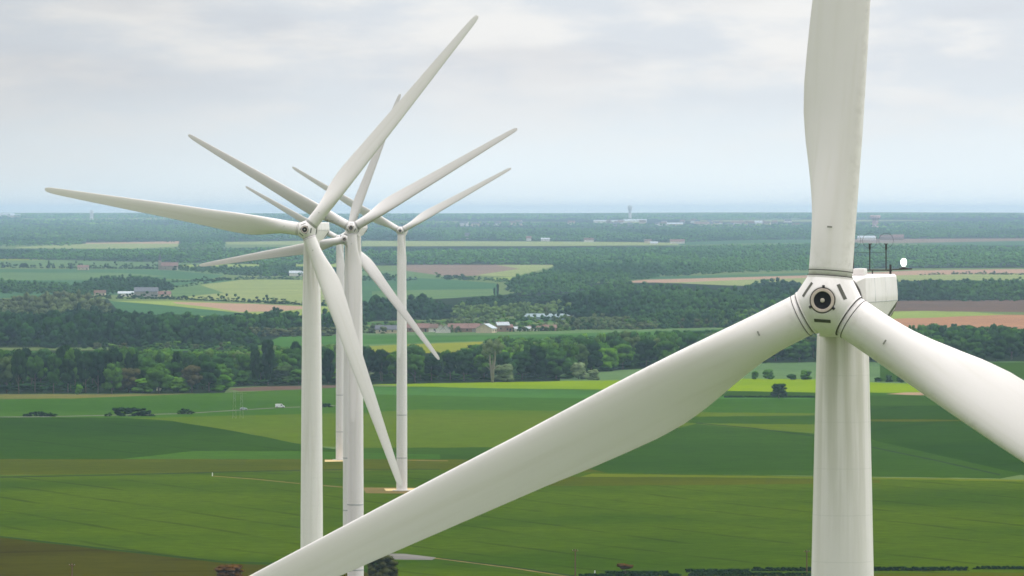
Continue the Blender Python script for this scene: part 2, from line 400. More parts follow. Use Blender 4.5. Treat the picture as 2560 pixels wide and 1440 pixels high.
def build_ground():
    verts = []; faces = []; owner = []
    for i, (nm, mt, pts) in enumerate(P):
        idx = []
        n = len(pts)
        for k in range(n):
            (u0, v0), (u1, v1) = pts[k], pts[(k + 1) % n]
            st = max(1, int(max(abs(u1 - u0) / 28, abs(v1 - v0) / 8)))
            for s in range(st):
                t = s / st
                uu, vv = u0 + (u1 - u0) * t, v0 + (v1 - v0) * t
                amp = 0 if nm in ('path', 'ditch', 'road') else min(0.9, max(0.15, (vv - 560) / 300))
                vv += amp * mnoise.noise(Vector((uu / 37, i * 3.7, 0.5)))
                p = gnd(uu, vv)
                idx.append(len(verts)); verts.append(Vector((p.x, p.y)))
        area = sum(verts[idx[k]].x * verts[idx[(k + 1) % len(idx)]].y - verts[idx[(k + 1) % len(idx)]].x * verts[idx[k]].y for k in range(len(idx)))
        faces.append(idx if area > 0 else idx[::-1])
    nf = len(faces)
    # outer frame and terrain points
    fr = [(-21000, -3000), (21000, -3000), (21000, 36500), (-21000, 36500)]
    idx = []
    for x, y in fr: idx.append(len(verts)); verts.append(Vector((x, y)))
    faces.append(idx)
    d = 150.0
    while d < 36000:
        span = min(20500, 0.55 * d + 900); nn = 34 if d > 2000 else 16
        for k in range(nn + 1):
            x = -span + 2 * span * k / nn + (d * 0.004) * math.sin(k * 7 + d)
            verts.append(Vector((x, d + 3 * math.sin(k * 3.1))))
        d *= 1.055
    vo, eo, fo, ov, oe, of = geometry.delaunay_2d_cdt(verts, [], faces, 0, 0.02, True)
    co = [(v.x, v.y, ground_z(v.x, v.y)) for v in vo]
    groups = {}
    for f, src in zip(fo, of):
        s = [x for x in src if x < nf]
        key = max(s) if s else -1
        groups.setdefault(key, []).append(f)
    for key, fs in groups.items():
        used = sorted({i for f in fs for i in f}); mp_ = {a: b for b, a in enumerate(used)}
        nm, mt = ('ground', 'pasture') if key < 0 else P[key][:2]
        me = pydata(nm, [co[i] for i in used], [[mp_[i] for i in f] for f in fs], smooth=True)
        o = mesh_obj(nm, me, mat=FM[mt]); tag(o, kind='structure')
build_ground()

# ------------------------------------------------------------------ wind turbines
def turbine_materials():
    # painted steel and glass fibre, with rain streaks and grime
    for nm, streak in (('white_blade', 0.010), ('white_tower', 0.03), ('white_shell', 0.05)):
        m, t, b = new_mat(nm, 0.42, 0.35)
        tcn = nd(t, 'ShaderNodeTexCoord')
        mpn = nd(t, 'ShaderNodeMapping'); t.links.new(tcn.outputs['Object'], mpn.inputs[0])
        mpn.inputs['Scale'].default_value = (1.4, 1.4, 0.06) if nm != 'white_shell' else (1.5, 1.5, 0.5)
        f = noise_tex(t, mpn.outputs[0], 1.3, 4, 0.55)
        f2 = noise_tex(t, tcn.outputs['Object'], 0.7, 5, 0.6)
        col = (0.87, 0.83, 0.825)
        c = mixc(t, maprange(t, f, 0.42, 0.78, 0, 1), col, tuple(x * (1 - streak * 2.2) for x in (0.83, 0.79, 0.76)))
        c = mixc(t, maprange(t, f2, 0.5, 0.8, 0, 0.5), c, tuple(x * (1 - streak) for x in (0.83, 0.80, 0.78)))
        if nm == 'white_blade':
            sx_ = nd(t, 'ShaderNodeSeparateXYZ'); t.links.new(tcn.outputs['Object'], sx_.inputs[0])
            mpe = nd(t, 'ShaderNodeMapping'); t.links.new(tcn.outputs['Object'], mpe.inputs[0]); mpe.inputs['Scale'].default_value = (1.0, 1.0, 1.0)
            fe = noise_tex(t, mpe.outputs[0], 2.6, 6, 0.7)
            edge = math_node(t, 'MULTIPLY', maprange(t, sx_.outputs[0], 0.45, 0.98), maprange(t, fe, 0.42, 0.72))
            c = mixc(t, math_node(t, 'MULTIPLY', edge, 0.30), c, (0.42, 0.40, 0.35))
            root = math_node(t, 'MULTIPLY', maprange(t, sx_.outputs[2], 3.2, 1.0), maprange(t, fe, 0.45, 0.75))
            c = mixc(t, math_node(t, 'MULTIPLY', root, 0.28), c, (0.46, 0.43, 0.36))
        if nm == 'white_tower':
            sz = nd(t, 'ShaderNodeSeparateXYZ'); t.links.new(tcn.outputs['Object'], sz.inputs[0])
            fr = math_node(t, 'FRACT', math_node(t, 'DIVIDE', sz.outputs[2], 2.04))
            ln = math_node(t, 'LESS_THAN', fr, 0.018)
            c = mixc(t, math_node(t, 'MULTIPLY', ln, 0.22), c, (0.55, 0.55, 0.53))
            # oil and grime run down from under the nacelle
            stain = maprange(t, sz.outputs[2], 68.0, 81.0, 0.0, 0.75, smooth=False)
            sx = maprange(t, f, 0.36, 0.60)
            c = mixc(t, math_node(t, 'MULTIPLY', stain, sx), c, (0.50, 0.49, 0.40))
        t.links.new(c, b.inputs['Base Color'])
        t.links.new(maprange(t, f2, 0.3, 0.7, 0.36, 0.52), b.inputs['Roughness'])
turbine_materials()
noisy('seal_black', (0.035, 0.03, 0.025), 0.3, 4, 0.6)
noisy('slot_grey', (0.10, 0.10, 0.085), 0.2, 3, 0.7)
noisy('band_grey', (0.44, 0.45, 0.46), 0.12, 0.8, 0.6)
noisy('nose_ring', (0.66, 0.56, 0.50), 0.08, 3, 0.5)
noisy('nose_black', (0.012, 0.013, 0.018), 0.3, 3, 0.45)
noisy('nose_centre', (0.55, 0.5, 0.44), 0.1, 5, 0.4)
noisy('olive_stripe', (0.11, 0.12, 0.09), 0.15, 2, 0.6)
noisy('dark_steel', (0.035, 0.033, 0.035), 0.3, 5, 0.5)
noisy('mark_grey', (0.28, 0.28, 0.25), 0.2, 5, 0.6)
noisy('concrete', (0.45, 0.42, 0.36), 0.15, 0.6, 0.85)
m, t, b = new_mat('lamp_glass', 0.2, 0.5)
b.inputs['Base Color'].default_value = (0.9, 0.95, 0.9, 1)
b.inputs['Emission Color'].default_value = (0.93, 1.0, 0.90, 1); b.inputs['Emission Strength'].default_value = 2.6

# blade: built along +Z, leading edge +X, wind side -Y
BT = [  # r, lead, trail, thickness, twist
    (1.06, .95, .95, 1.90, 24), (1.6, .95, .95, 1.90, 24), (2.6, .95, .96, 1.86, 24), (3.6, .96, 1.05, 1.72, 24), (4.6, .98, 1.25, 1.54, 24),
    (5.8, 1.0, 1.55, 1.30, 24), (7.0, 1.02, 1.84, 1.10, 23), (8.2, 1.02, 2.02, .96, 22), (9.4, 1.01, 2.06, .86, 20), (10.8, .98, 2.0, .79, 18),
    (12.5, .93, 1.90, .70, 15.5), (15, .86, 1.70, .60, 12.5), (18, .82, 1.54, .50, 10), (21, .77, 1.38, .42, 8.5), (24.5, .70, 1.22, .34, 7),
    (28, .62, 1.06, .27, 6), (31.5, .54, .90, .21, 5), (35, .47, .74, .16, 4.4), (37.5, .42, .62, .12, 4), (39, .37, .50, .09, 4), (39.7, .28, .36, .06, 4), (40, .12, .16, .02, 4)]
def blade_mesh():
    N = 36
    rs = [b[0] for b in BT]
    def itp(k, r):
        return float(np.interp(r, rs, [b[k] for b in BT]))
    stations = sorted(set(list(np.concatenate([np.linspace(1.06, 14, 30), np.linspace(15, 38, 20), [38.6, 39, 39.4, 39.7, 39.9, 40]]))))
    V, F = [], []
    for r in stations:
        le, te, th, tw = itp(1, r), itp(2, r), itp(3, r), itp(4, r)
        bl = min(1, max(0, (r - 2.4) / 6.2)); bl = bl * bl * (3 - 2 * bl)
        ct, st = math.cos(R(tw)), math.sin(R(tw))
        for k in range(N):
            a = 2 * math.pi * k / N
            s = (1 - math.cos(a)) / 2                     # 0 at the leading edge
            x = le - (le + te) * s
            yc = math.sin(a)
            naca = 5 * 2 * (0.2969 * math.sqrt(s) - 0.126 * s - 0.3516 * s * s + 0.2843 * s ** 3 - 0.1036 * s ** 4) * (1 if a <= math.pi else -1)
            if naca < 0: naca *= 0.80      # flatter wind side
            else: naca *= 1.2
            y = (yc * (1 - bl) + naca * bl) * th / 2
            # wind side is -Y: sin negative half
            X = x * ct + y * st; Y = -x * st + y * ct
            V.append((X, Y, r))
    n = len(stations)
    for i in range(n - 1):
        for k in range(N):
            F.append((i * N + k, i * N + (k + 1) % N, (i + 1) * N + (k + 1) % N, (i + 1) * N + k))
    F.append(tuple(range(N))[::-1]); F.append(tuple(range((n - 1) * N, n * N)))
    me = pydata('blade', V, F, smooth=True)
    bm = bmesh.new(); bm.from_mesh(me); bmesh.ops.recalc_face_normals(bm, faces=bm.faces); bm.to_mesh(me); bm.free()
    me.materials.append(MATS['white_blade'])
    return me
BLADE = blade_mesh()
def ring_mesh(name, r, z, thick, mat, n=64):
    bm = bmesh.new()
    tube(bm, [(r * math.cos(2 * math.pi * k / n), r * math.sin(2 * math.pi * k / n), z) for k in range(n)], thick, 8, closed=True)
    me = bm_mesh(name, bm, smooth=True); me.materials.append(MATS[mat]); return me
SEAL_IN = ring_mesh('root_seal', 0.965, 1.10, 0.030, 'seal_black')
SEAL_OUT = ring_mesh('root_seal', 0.955, 1.34, 0.016, 'seal_black')
bm = bmesh.new(); lathe(bm, [(0.96, 1.02), (1.0, 1.03), (1.0, 1.09), (0.96, 1.10)], 64, cap=False)
COLLAR = bm_mesh('root_collar', bm, angle=40); COLLAR.materials.append(MATS['white_shell'])
bm = bmesh.new(); box(bm, -0.11, 0.11, -0.962, -0.952, 3.17, 3.24, 0.003)
MARK = bm_mesh('drain_mark', bm); MARK.materials.append(MATS['mark_grey'])

def spinner_body(angs):
    bm = bmesh.new()
    pts = []
    for a in angs:
        ax = Vector((math.cos(a), 0, math.sin(a))); le = Vector((math.sin(a), 0, -math.cos(a)))
        for k in range(40):
            t = 2 * math.pi * k / 40
            pts.append(ax * 1.03 + le * math.cos(t) * 0.99 + Vector((0, 1, 0)) * math.sin(t) * 0.99)
            pts.append(ax * 0.93 + le * math.cos(t) * 1.02 + Vector((0, 1, 0)) * math.sin(t) * 1.02)
    for k in range(36):
        t = 2 * math.pi * k / 36
        pts.append(Vector((0.60 * math.cos(t), -1.30, 0.60 * math.sin(t))))
        pts.append(Vector((0.66 * math.cos(t), -1.27, 0.66 * math.sin(t))))
        pts.append(Vector((1.05 * math.cos(t), 1.15, 1.05 * math.sin(t))))
    vs = [bm.verts.new(p) for p in pts]
    r = bmesh.ops.convex_hull(bm, input=vs)
    bmesh.ops.delete(bm, geom=[g for g in r['geom_interior'] if isinstance(g, bmesh.types.BMVert)], context='VERTS')
    loose = [v for v in bm.verts if not v.link_faces]
    bmesh.ops.delete(bm, geom=loose, context='VERTS')
    bmesh.ops.dissolve_limit(bm, angle_limit=R(1.0), verts=bm.verts, edges=bm.edges)
    me = bm_mesh('hub', bm, angle=24); me.materials.append(MATS['white_shell'])
    return me
HUBM = spinner_body([R(90), R(210), R(330)])
def slots_mesh():
    # one long slot on each flat between two blade roots
    out = []
    for ka in (150, 30, 270):
        a = R(ka); rad = Vector((math.cos(a), 0, math.sin(a))); tan = Vector((-math.sin(a), 0, math.cos(a)))
        bm = bmesh.new(); verts = []
        # find the flat: lies between the nose rim and the two root rings
        d0 = 0.985; y0 = -0.66
        nrm = (rad * 0.74 + Vector((0, -1, 0)) * 0.50).normalized(); upv = nrm.cross(tan).normalized()
        c = rad * d0 + Vector((0, y0, 0))
        for s1, s2, s3 in [(x, y, z) for x in (-1, 1) for y in (-1, 1) for z in (-1, 1)]:
            verts.append(bm.verts.new(c + tan * 0.33 * s1 + upv * 0.05 * s2 + nrm * 0.03 * s3))
        bmesh.ops.convex_hull(bm, input=verts)
        me = bm_mesh('slot', bm); me.materials.append(MATS['slot_grey']); out.append(me)
    return out
from mathutils.bvhtree import BVHTree
def slot_on_hull(ka):
    bm0 = bmesh.new(); bm0.from_mesh(HUBM); tree = BVHTree.FromBMesh(bm0)
    a = R(ka); rad = Vector((math.cos(a), 0, math.sin(a))); tan = Vector((-math.sin(a), 0, math.cos(a)))
    bm = bmesh.new()
    def hit(s, q):
        o = rad * q + tan * s + Vector((0, -3, 0))
        h = tree.ray_cast(o, Vector((0, 1, 0)))
        return h[0], h[1]
    grid = []
    for s in np.linspace(-0.36, 0.36, 9):
        row = []
        for q in (0.80, 0.93):
            p, n = hit(s, q)
            row.append(bm.verts.new(p + n * 0.012))
        grid.append(row)
    for A, B in zip(grid, grid[1:]): bm.faces.new((A[0], A[1], B[1], B[0]))
    r = bmesh.ops.extrude_face_region(bm, geom=list(bm.faces))
    for v in r['geom']:
        if isinstance(v, bmesh.types.BMVert): v.co += Vector((0, 0.03, 0))
    me = bm_mesh('slot', bm); me.materials.append(MATS['slot_grey']); bm0.free()
    return me
SLOTS = [slot_on_hull(k) for k in (150, 30, 270)]
def nose_parts():
    out = []
    bm = bmesh.new(); lathe(bm, [(0.50, -1.29), (0.52, -1.33), (0.50, -1.36), (0.40, -1.36), (0.38, -1.33), (0.38, -1.29)], 48, axis='Y', cap=False)
    me = bm_mesh('nose_ring', bm, angle=40); me.materials.append(MATS['nose_ring']); out.append(('nose_ring', me))
    bm = bmesh.new()
    tube(bm, [(0.545 * math.cos(2 * math.pi * k / 48), -1.318, 0.545 * math.sin(2 * math.pi * k / 48)) for k in range(48)], 0.020, 8, closed=True)
    me = bm_mesh('nose_seal', bm, smooth=True); me.materials.append(MATS['seal_black']); out.append(('nose_seal', me))
    bm = bmesh.new(); lathe(bm, [(0.385, -1.31), (0.385, -1.335), (0.36, -1.33), (0.12, -1.31)], 48, axis='Y')
    me = bm_mesh('nose_disc', bm, angle=40); me.materials.append(MATS['nose_black']); out.append(('nose_disc', me))
    bm = bmesh.new(); lathe(bm, [(0.095, -1.30), (0.095, -1.35), (0.07, -1.37), (0.03, -1.375)], 24, axis='Y')
    me = bm_mesh('nose_cap', bm, angle=40); me.materials.append(MATS['nose_centre']); out.append(('nose_cap', me))
    for a in (90, 212, 328):
        bm = bmesh.new(); box(bm, -0.055, 0.055, -1.345, -1.285, 0.53, 0.66, 0.01)
        bmesh.ops.rotate(bm, verts=bm.verts, cent=(0, 0, 0), matrix=Matrix.Rotation(-R(a - 90), 3, 'Y'))
        me = bm_mesh('nose_clip', bm); me.materials.append(MATS['dark_steel']); out.append(('nose_clip', me))
    return out
NOSE = nose_parts()
def nacelle_mesh():
    # sections along Y: (y, [half outline from top centre, clockwise])
    secs = [(-2.05, 0.80, 0.74, 0.55, -0.2, -1.05, 0.55, 0.0),
            (-1.95, 0.86, 0.80, 0.6, -0.2, -1.12, 0.6, 0.0),
            (-1.30, 1.10, 1.20, 1.24, -0.05, -1.50, 0.78, 0.0),
            (-1.22, 1.12, 1.24, 1.28, -0.05, -1.55, 0.80, 0.0),
            (2.6, 1.12, 1.24, 1.30, -0.05, -1.58, 0.80, 0.0),
            (4.2, 1.12, 1.24, 1.30, -0.05, -1.36, 0.86, 0.0),
            (6.22, 1.12, 1.24, 1.30, -0.05, -0.74, 1.06, 0.0),
            (6.30, 1.06, 1.18, 1.24, -0.05, -0.68, 1.0, 0.0)]
    bm = bmesh.new(); rings = []
    for y, zt, wt, wm, zm, zb, wb, _ in secs:
        half = [(wt, zt - 0.10), (wm, zm + 0.30), (wm, zm), (wb, zb + 0.03), (wb - 0.08, zb)]
        top = [(wt - 0.09, zt)]
        pr = top + half
        ring = [bm.verts.new((x, y, z)) for x, z in pr] + [bm.verts.new((-x, y, z)) for x, z in reversed(pr)]
        rings.append(ring)
    n = len(rings[0])
    for A, B in zip(rings, rings[1:]):
        for k in range(n): bm.faces.new((A[k], A[(k + 1) % n], B[(k + 1) % n], B[k]))
    bm.faces.new(rings[0]); bm.faces.new(rings[-1])
    me = bm_mesh('nacelle', bm, angle=25); me.materials.append(MATS['white_shell'])
    return me
NACM = nacelle_mesh()
def side_pt(y, z, off=0.006, s=1):
    # point on the lower side facet of the nacelle (between the crease and the bottom edge)
    ys = [2.6, 4.2, 6.22]; zb = float(np.interp(y, ys, [-1.55, -1.33, -0.71])); wb = float(np.interp(y, ys, [0.80, 0.86, 1.06]))
    t = (-0.05 - z) / (-0.05 - zb); x = 1.30 + (wb - 1.30) * t
    return Vector((s * (x + off), y, z))
def stripe_mesh(pts, s):
    bm = bmesh.new()
    a = [bm.verts.new(side_pt(y, z, 0.008, s)) for y, z in pts]; b_ = [bm.verts.new(side_pt(y, z, -0.01, s)) for y, z in pts]
    bm.faces.new(a); bm.faces.new(b_[::-1])
    for k in range(len(a)): bm.faces.new((a[k], a[(k + 1) % len(a)], b_[(k + 1) % len(a)], b_[k]))
    me = bm_mesh('side_stripe', bm); me.materials.append(MATS['olive_stripe']); return me
STRIPES = [stripe_mesh(p, 1) for p in ([(6.20, -0.07), (6.20, -0.36), (5.20, -0.95), (4.1, -1.22), (4.3, -1.05)], [(6.18, -0.47), (6.18, -0.70), (5.62, -0.86)])]
STRIPES += [stripe_mesh(p, -1) for p in ([(6.20, -0.07), (6.20, -0.36), (5.20, -0.95), (4.1, -1.22), (4.3, -1.05)], [(6.18, -0.47), (6.18, -0.70), (5.62, -0.86)])]
def nacelle_bits():
    out = []
    for s_ in (-1, 1):
        bm = bmesh.new()
        tube(bm, [(s_ * 1.284, -1.2, -0.05), (s_ * 1.304, 2.6, -0.05), (s_ * 1.304, 6.2, -0.05)], 0.014, 6)
        for y in (0.9, 3.4):
            tube(bm, [(s_ * 1.245, y, 1.0), (s_ * 1.29, y, 0.25), (s_ * 1.304, y, -0.05)], 0.010, 6)
        me = bm_mesh('panel_seam', bm, smooth=True); me.materials.append(MATS['band_grey']); out.append(('panel_seam', me, []))
    def add(name, bm, mat, angle=35):
        me = bm_mesh(name, bm, angle=angle); me.materials.append(MATS[mat]); out.append((name, me, []))
        return out[-1][2]
    bm = bmesh.new(); box(bm, 0.62, 1.12, -0.9, -0.1, 1.13, 1.43, 0.07); add('roof_hatch', bm, 'white_shell')
    bm = bmesh.new(); box(bm, -1.0, 0.55, -1.1, 3.0, 1.125, 1.165, 0.015); add('roof_panel', bm, 'white_shell')
    bm = bmesh.new(); lathe(bm, [(1.22, -2.42), (1.30, -2.36), (1.30, -2.16), (1.0, -2.04)], 48, axis='Y'); add('hub_gap_dark', bm, 'seal_black')  # black ring standing in for the shaded gap between hub and nacelle
    bm = bmesh.new()
    Y0 = 5.4
    tube(bm, [(-0.75, Y0, 1.30), (1.20, Y0, 1.30)], 0.035, 8)
    tube(bm, [(1.20, Y0, 1.33), (2.10, Y0, 1.36)], 0.028, 8)
    for x in (-0.6, 0.3, 1.12): tube(bm, [(x, Y0, 1.12), (x, Y0, 1.30)], 0.03, 8)
    tube(bm, [(1.12, Y0, 1.12), (1.12, Y0, 1.55)], 0.05, 8)
    add('mast_frame', bm, 'dark_steel')
    for x in (-0.56, 0.18, 0.92):
        bm = bmesh.new()
        tube(bm, [(x, Y0, 1.30), (x, Y0, 2.40)], 0.026, 8)
        tube(bm, [(x, Y0, 2.22), (x, Y0, 2.46)], 0.045, 8)
        for k in range(3):
            a = 2.1 * k + x
            tube(bm, [(x, Y0, 2.47), (x + 0.10 * math.cos(a), Y0 + 0.10 * math.sin(a), 2.47)], 0.02, 6)
        L = add('wind_sensor', bm, 'dark_steel')
        bm = bmesh.new()
        tube(bm, [(x + 0.33 * math.cos(2 * math.pi * k / 32), Y0, 2.62 + 0.33 * math.sin(2 * math.pi * k / 32)) for k in range(32)], 0.007, 6, closed=True)
        me = bm_mesh('guard_ring', bm, smooth=True); me.materials.append(MATS['dark_steel']); L.append(('guard_ring', me))
    bm = bmesh.new(); tube(bm, [(-0.56, Y0, 2.1), (0.18, Y0, 2.08), (0.92, Y0, 2.1)], 0.007, 6); add('cable', bm, 'dark_steel')
    bm = bmesh.new(); lathe(bm, [(0.20, -0.03), (0.20, 0.02), (0.10, 0.04), (0.08, 0.08)], 24)
    bmesh.ops.translate(bm, verts=bm.verts, vec=(1.72, Y0, 1.38)); L = add('beacon', bm, 'dark_steel')
    bm = bmesh.new(); lathe(bm, [(0.06, 0.08), (0.09, 0.12), (0.125, 0.18), (0.14, 0.26), (0.135, 0.33), (0.11, 0.39), (0.07, 0.43), (0.02, 0.445)], 24)
    bmesh.ops.translate(bm, verts=bm.verts, vec=(1.72, Y0, 1.38))
    me = bm_mesh('beacon_lamp', bm, angle=60); me.materials.append(MATS['lamp_glass']); L.append(('beacon_lamp', me))
    return out
NBITS = nacelle_bits()
TOW = [(0, 2.22), (1.2, 2.24), (3, 2.33), (12, 2.74), (25, 3.0), (42, 3.25), (60, 3.36), (80, 3.42)]
def tower_mesh(Hh):
    bm = bmesh.new()
    prof = []
    N = 60
    for i in range(N + 1):
        dn = (Hh - 1.45) * (1 - i / N) + 1.45
        prof.append((float(np.interp(dn, [a for a, _ in TOW], [b for _, b in TOW])) / 2, Hh - dn))
    lathe(bm, prof, 64)
    me = bm_mesh('tower', bm, angle=40); me.materials.append(MATS['white_tower'])
    return me
def trad(Hh, z): return float(np.interp(Hh - z, [a for a, _ in TOW], [b for _, b in TOW])) / 2
def make_turbine(tu, nose_v, d, psi, phase, label, group, beacon=False, full=True):
    """tu: pixel column of the tower axis; psi: how far the rotor is turned away from the viewer"""
    r = ray(tu, 532); X = r.x / r.y * d
    nose = at(tu, nose_v, d - 4.5)
    tilt = R(4.0)
    hubz = nose.z - 1.3 * math.sin(tilt)
    gz = ground_z(X, d); Hh = hubz - gz
    th = -math.asin(X / math.hypot(X, d)) - R(psi)
    root = empty('wind_turbine', (X, d, gz), th, label=label, cat='wind turbine', group=group)
    tw = mesh_obj('tower', tower_mesh(Hh), root)
    for z in (10.3, 23.8):
        bm = bmesh.new(); rr = trad(Hh, z)
        lathe(bm, [(rr - 0.02, -0.12), (rr + 0.03, -0.10), (rr + 0.03, 0.10), (rr - 0.02, 0.12)], 64, cap=False)
        me = bm_mesh('seam_band', bm, angle=40); me.materials.append(MATS['band_grey'])
        o = mesh_obj('seam_band', me, tw); o.location = (0, 0, z)
    bm = bmesh.new(); lathe(bm, [(3.0, -0.6), (3.0, 0.12), (2.9, 0.18), (1.9, 0.22)], 40)
    o = mesh_obj('foundation', bm_mesh('foundation', bm, angle=40), root, MATS['concrete'])
    # nacelle
    nac = mesh_obj('nacelle', NACM, root); nac.location = (0, 0, Hh)
    for me in STRIPES: mesh_obj('side_stripe', me, nac)
    for nm, me, subs in NBITS:
        if not full and nm in ('wind_sensor', 'cable', 'mast_frame', 'beacon', 'roof_panel'): continue
        if nm == 'beacon' and not beacon: continue
        if subs or nm in ('mast_frame', 'cable'):
            o = mesh_obj(nm, me, nac)
            for sn, sm in subs:
                # third level stops here: rings and the lamp sit directly under the nacelle with their mast
                mesh_obj(sn, sm, nac)
        else:
            mesh_obj(nm, me, nac)
    # rotor
    M0 = Matrix.Translation((0, -3.25, Hh)) @ Matrix.Rotation(-tilt, 4, 'X')
    ph = phase
    hub = mesh_obj('hub', HUBM, root); hub.matrix_local = M0 @ Matrix.Rotation(-R(ph - 90), 4, 'Y')
    for nm, me in NOSE: mesh_obj(nm, me, hub)
    for me in SLOTS: mesh_obj('slot', me, hub)
    for k in range(3):
        a = R(ph + 120 * k)
        Mb = M0 @ Matrix.Rotation(-(a - math.pi / 2), 4, 'Y')
        bl = mesh_obj('blade', BLADE, root); bl.matrix_local = Mb
        for nm, me in (('root_seal', SEAL_IN), ('root_seal', SEAL_OUT), ('root_collar', COLLAR), ('drain_mark', MARK)):
            mesh_obj(nm, me, bl)
    return root
G = 'wind turbines standing in the fields'
make_turbine(2107, 751, FPX / 57, 11.0, 86.5, 'largest wind turbine at right with a lit white lamp on its nacelle', G, beacon=True)
make_turbine(779, 574, FPX / 17.1, 12.8, 51.3, 'second nearest wind turbine, its tower leftmost of the clustered five', G)
make_turbine(888.5, 570, FPX / 12.1, 11.6, 30.9, 'wind turbine with one blade hanging down its tower, right of the leftmost clustered tower', G)
make_turbine(873.5, 598, FPX / 9.7, 16.6, 69.7, 'wind turbine half hidden behind the tower of another, hub just left of it', G)
make_turbine(851, 596, FPX / 6.82, 11.0, 31.3, 'farthest and smallest wind turbine, slim tower base on a pale gravel pad', G)
make_turbine(1004.5, 577, FPX / 7.95, 6.7, 29.6, 'wind turbine with rightmost tower of the clustered five, on a cream gravel pad', G)

# ------------------------------------------------------------------ trees
def leaf_mat(name, cols, spread=0.35, attr=False):
    m, t, b = new_mat(name, 1.0, 0.0)
    g = nd(t, 'ShaderNodeNewGeometry')
    if attr:
        a = nd(t, 'ShaderNodeAttribute', attribute_name='tint'); val = a.outputs['Fac']
        a2 = nd(t, 'ShaderNodeAttribute', attribute_name='shade'); k0 = a2.outputs['Fac']
    else:
        oi = nd(t, 'ShaderNodeObjectInfo'); val = oi.outputs['Random']; k0 = None
    cr = nd(t, 'ShaderNodeValToRGB'); t.links.new(val, cr.inputs[0])
    el = cr.color_ramp.elements
    while len(el) < len(cols): el.new(0.5)
    for i, (p, c) in enumerate(cols):
        el[i].position = p; el[i].color = (*s2l(c), 1)
    f = noise_tex(t, g.outputs['Position'], 0.45, 3, 0.6)
    k = maprange(t, f, 0.3, 0.7, 1 - spread, 1 + spread, smooth=False)
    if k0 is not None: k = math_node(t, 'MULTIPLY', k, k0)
    sc = nd(t, 'ShaderNodeVectorMath', operation='SCALE'); t.links.new(cr.outputs[0], sc.inputs[0]); t.links.new(k, sc.inputs[3])
    t.links.new(sc.outputs[0], b.inputs['Base Color'])
    return m
leaf_mat('leaf_green', [(0.0, (36, 66, 26)), (0.35, (52, 86, 26)), (0.6, (70, 106, 28)), (0.8, (42, 74, 34)), (1.0, (82, 98, 50))])
leaf_mat('leaf_dark', [(0.0, (18, 42, 22)), (0.5, (26, 52, 22)), (1.0, (38, 64, 26))])
leaf_mat('leaf_bright', [(0.0, (72, 116, 20)), (0.5, (84, 124, 26)), (1.0, (92, 130, 44))])
leaf_mat('leaf_pale', [(0.0, (94, 110, 72)), (0.5, (104, 120, 80)), (1.0, (112, 128, 90))])
leaf_mat('leaf_brown', [(0.0, (78, 74, 44)), (0.5, (74, 78, 42)), (1.0, (82, 82, 50))])
leaf_mat('leaf_rust', [(0.0, (92, 66, 30)), (1.0, (102, 70, 34))])
leaf_mat('leaf_blossom', [(0.0, (196, 196, 170)), (1.0, (206, 204, 180))])
leaf_mat('wood_mass', [(0.0, (22, 50, 26)), (0.25, (40, 74, 28)), (0.45, (58, 94, 30)), (0.62, (30, 60, 30)), (0.76, (82, 118, 32)), (0.88, (86, 102, 62)), (1.0, (76, 80, 46))], attr=True)
noisy('bark', s2l((92, 84, 72)), 0.25, 2, 0.9)
noisy('pale_bark', s2l((140, 134, 118)), 0.2, 2, 0.85)

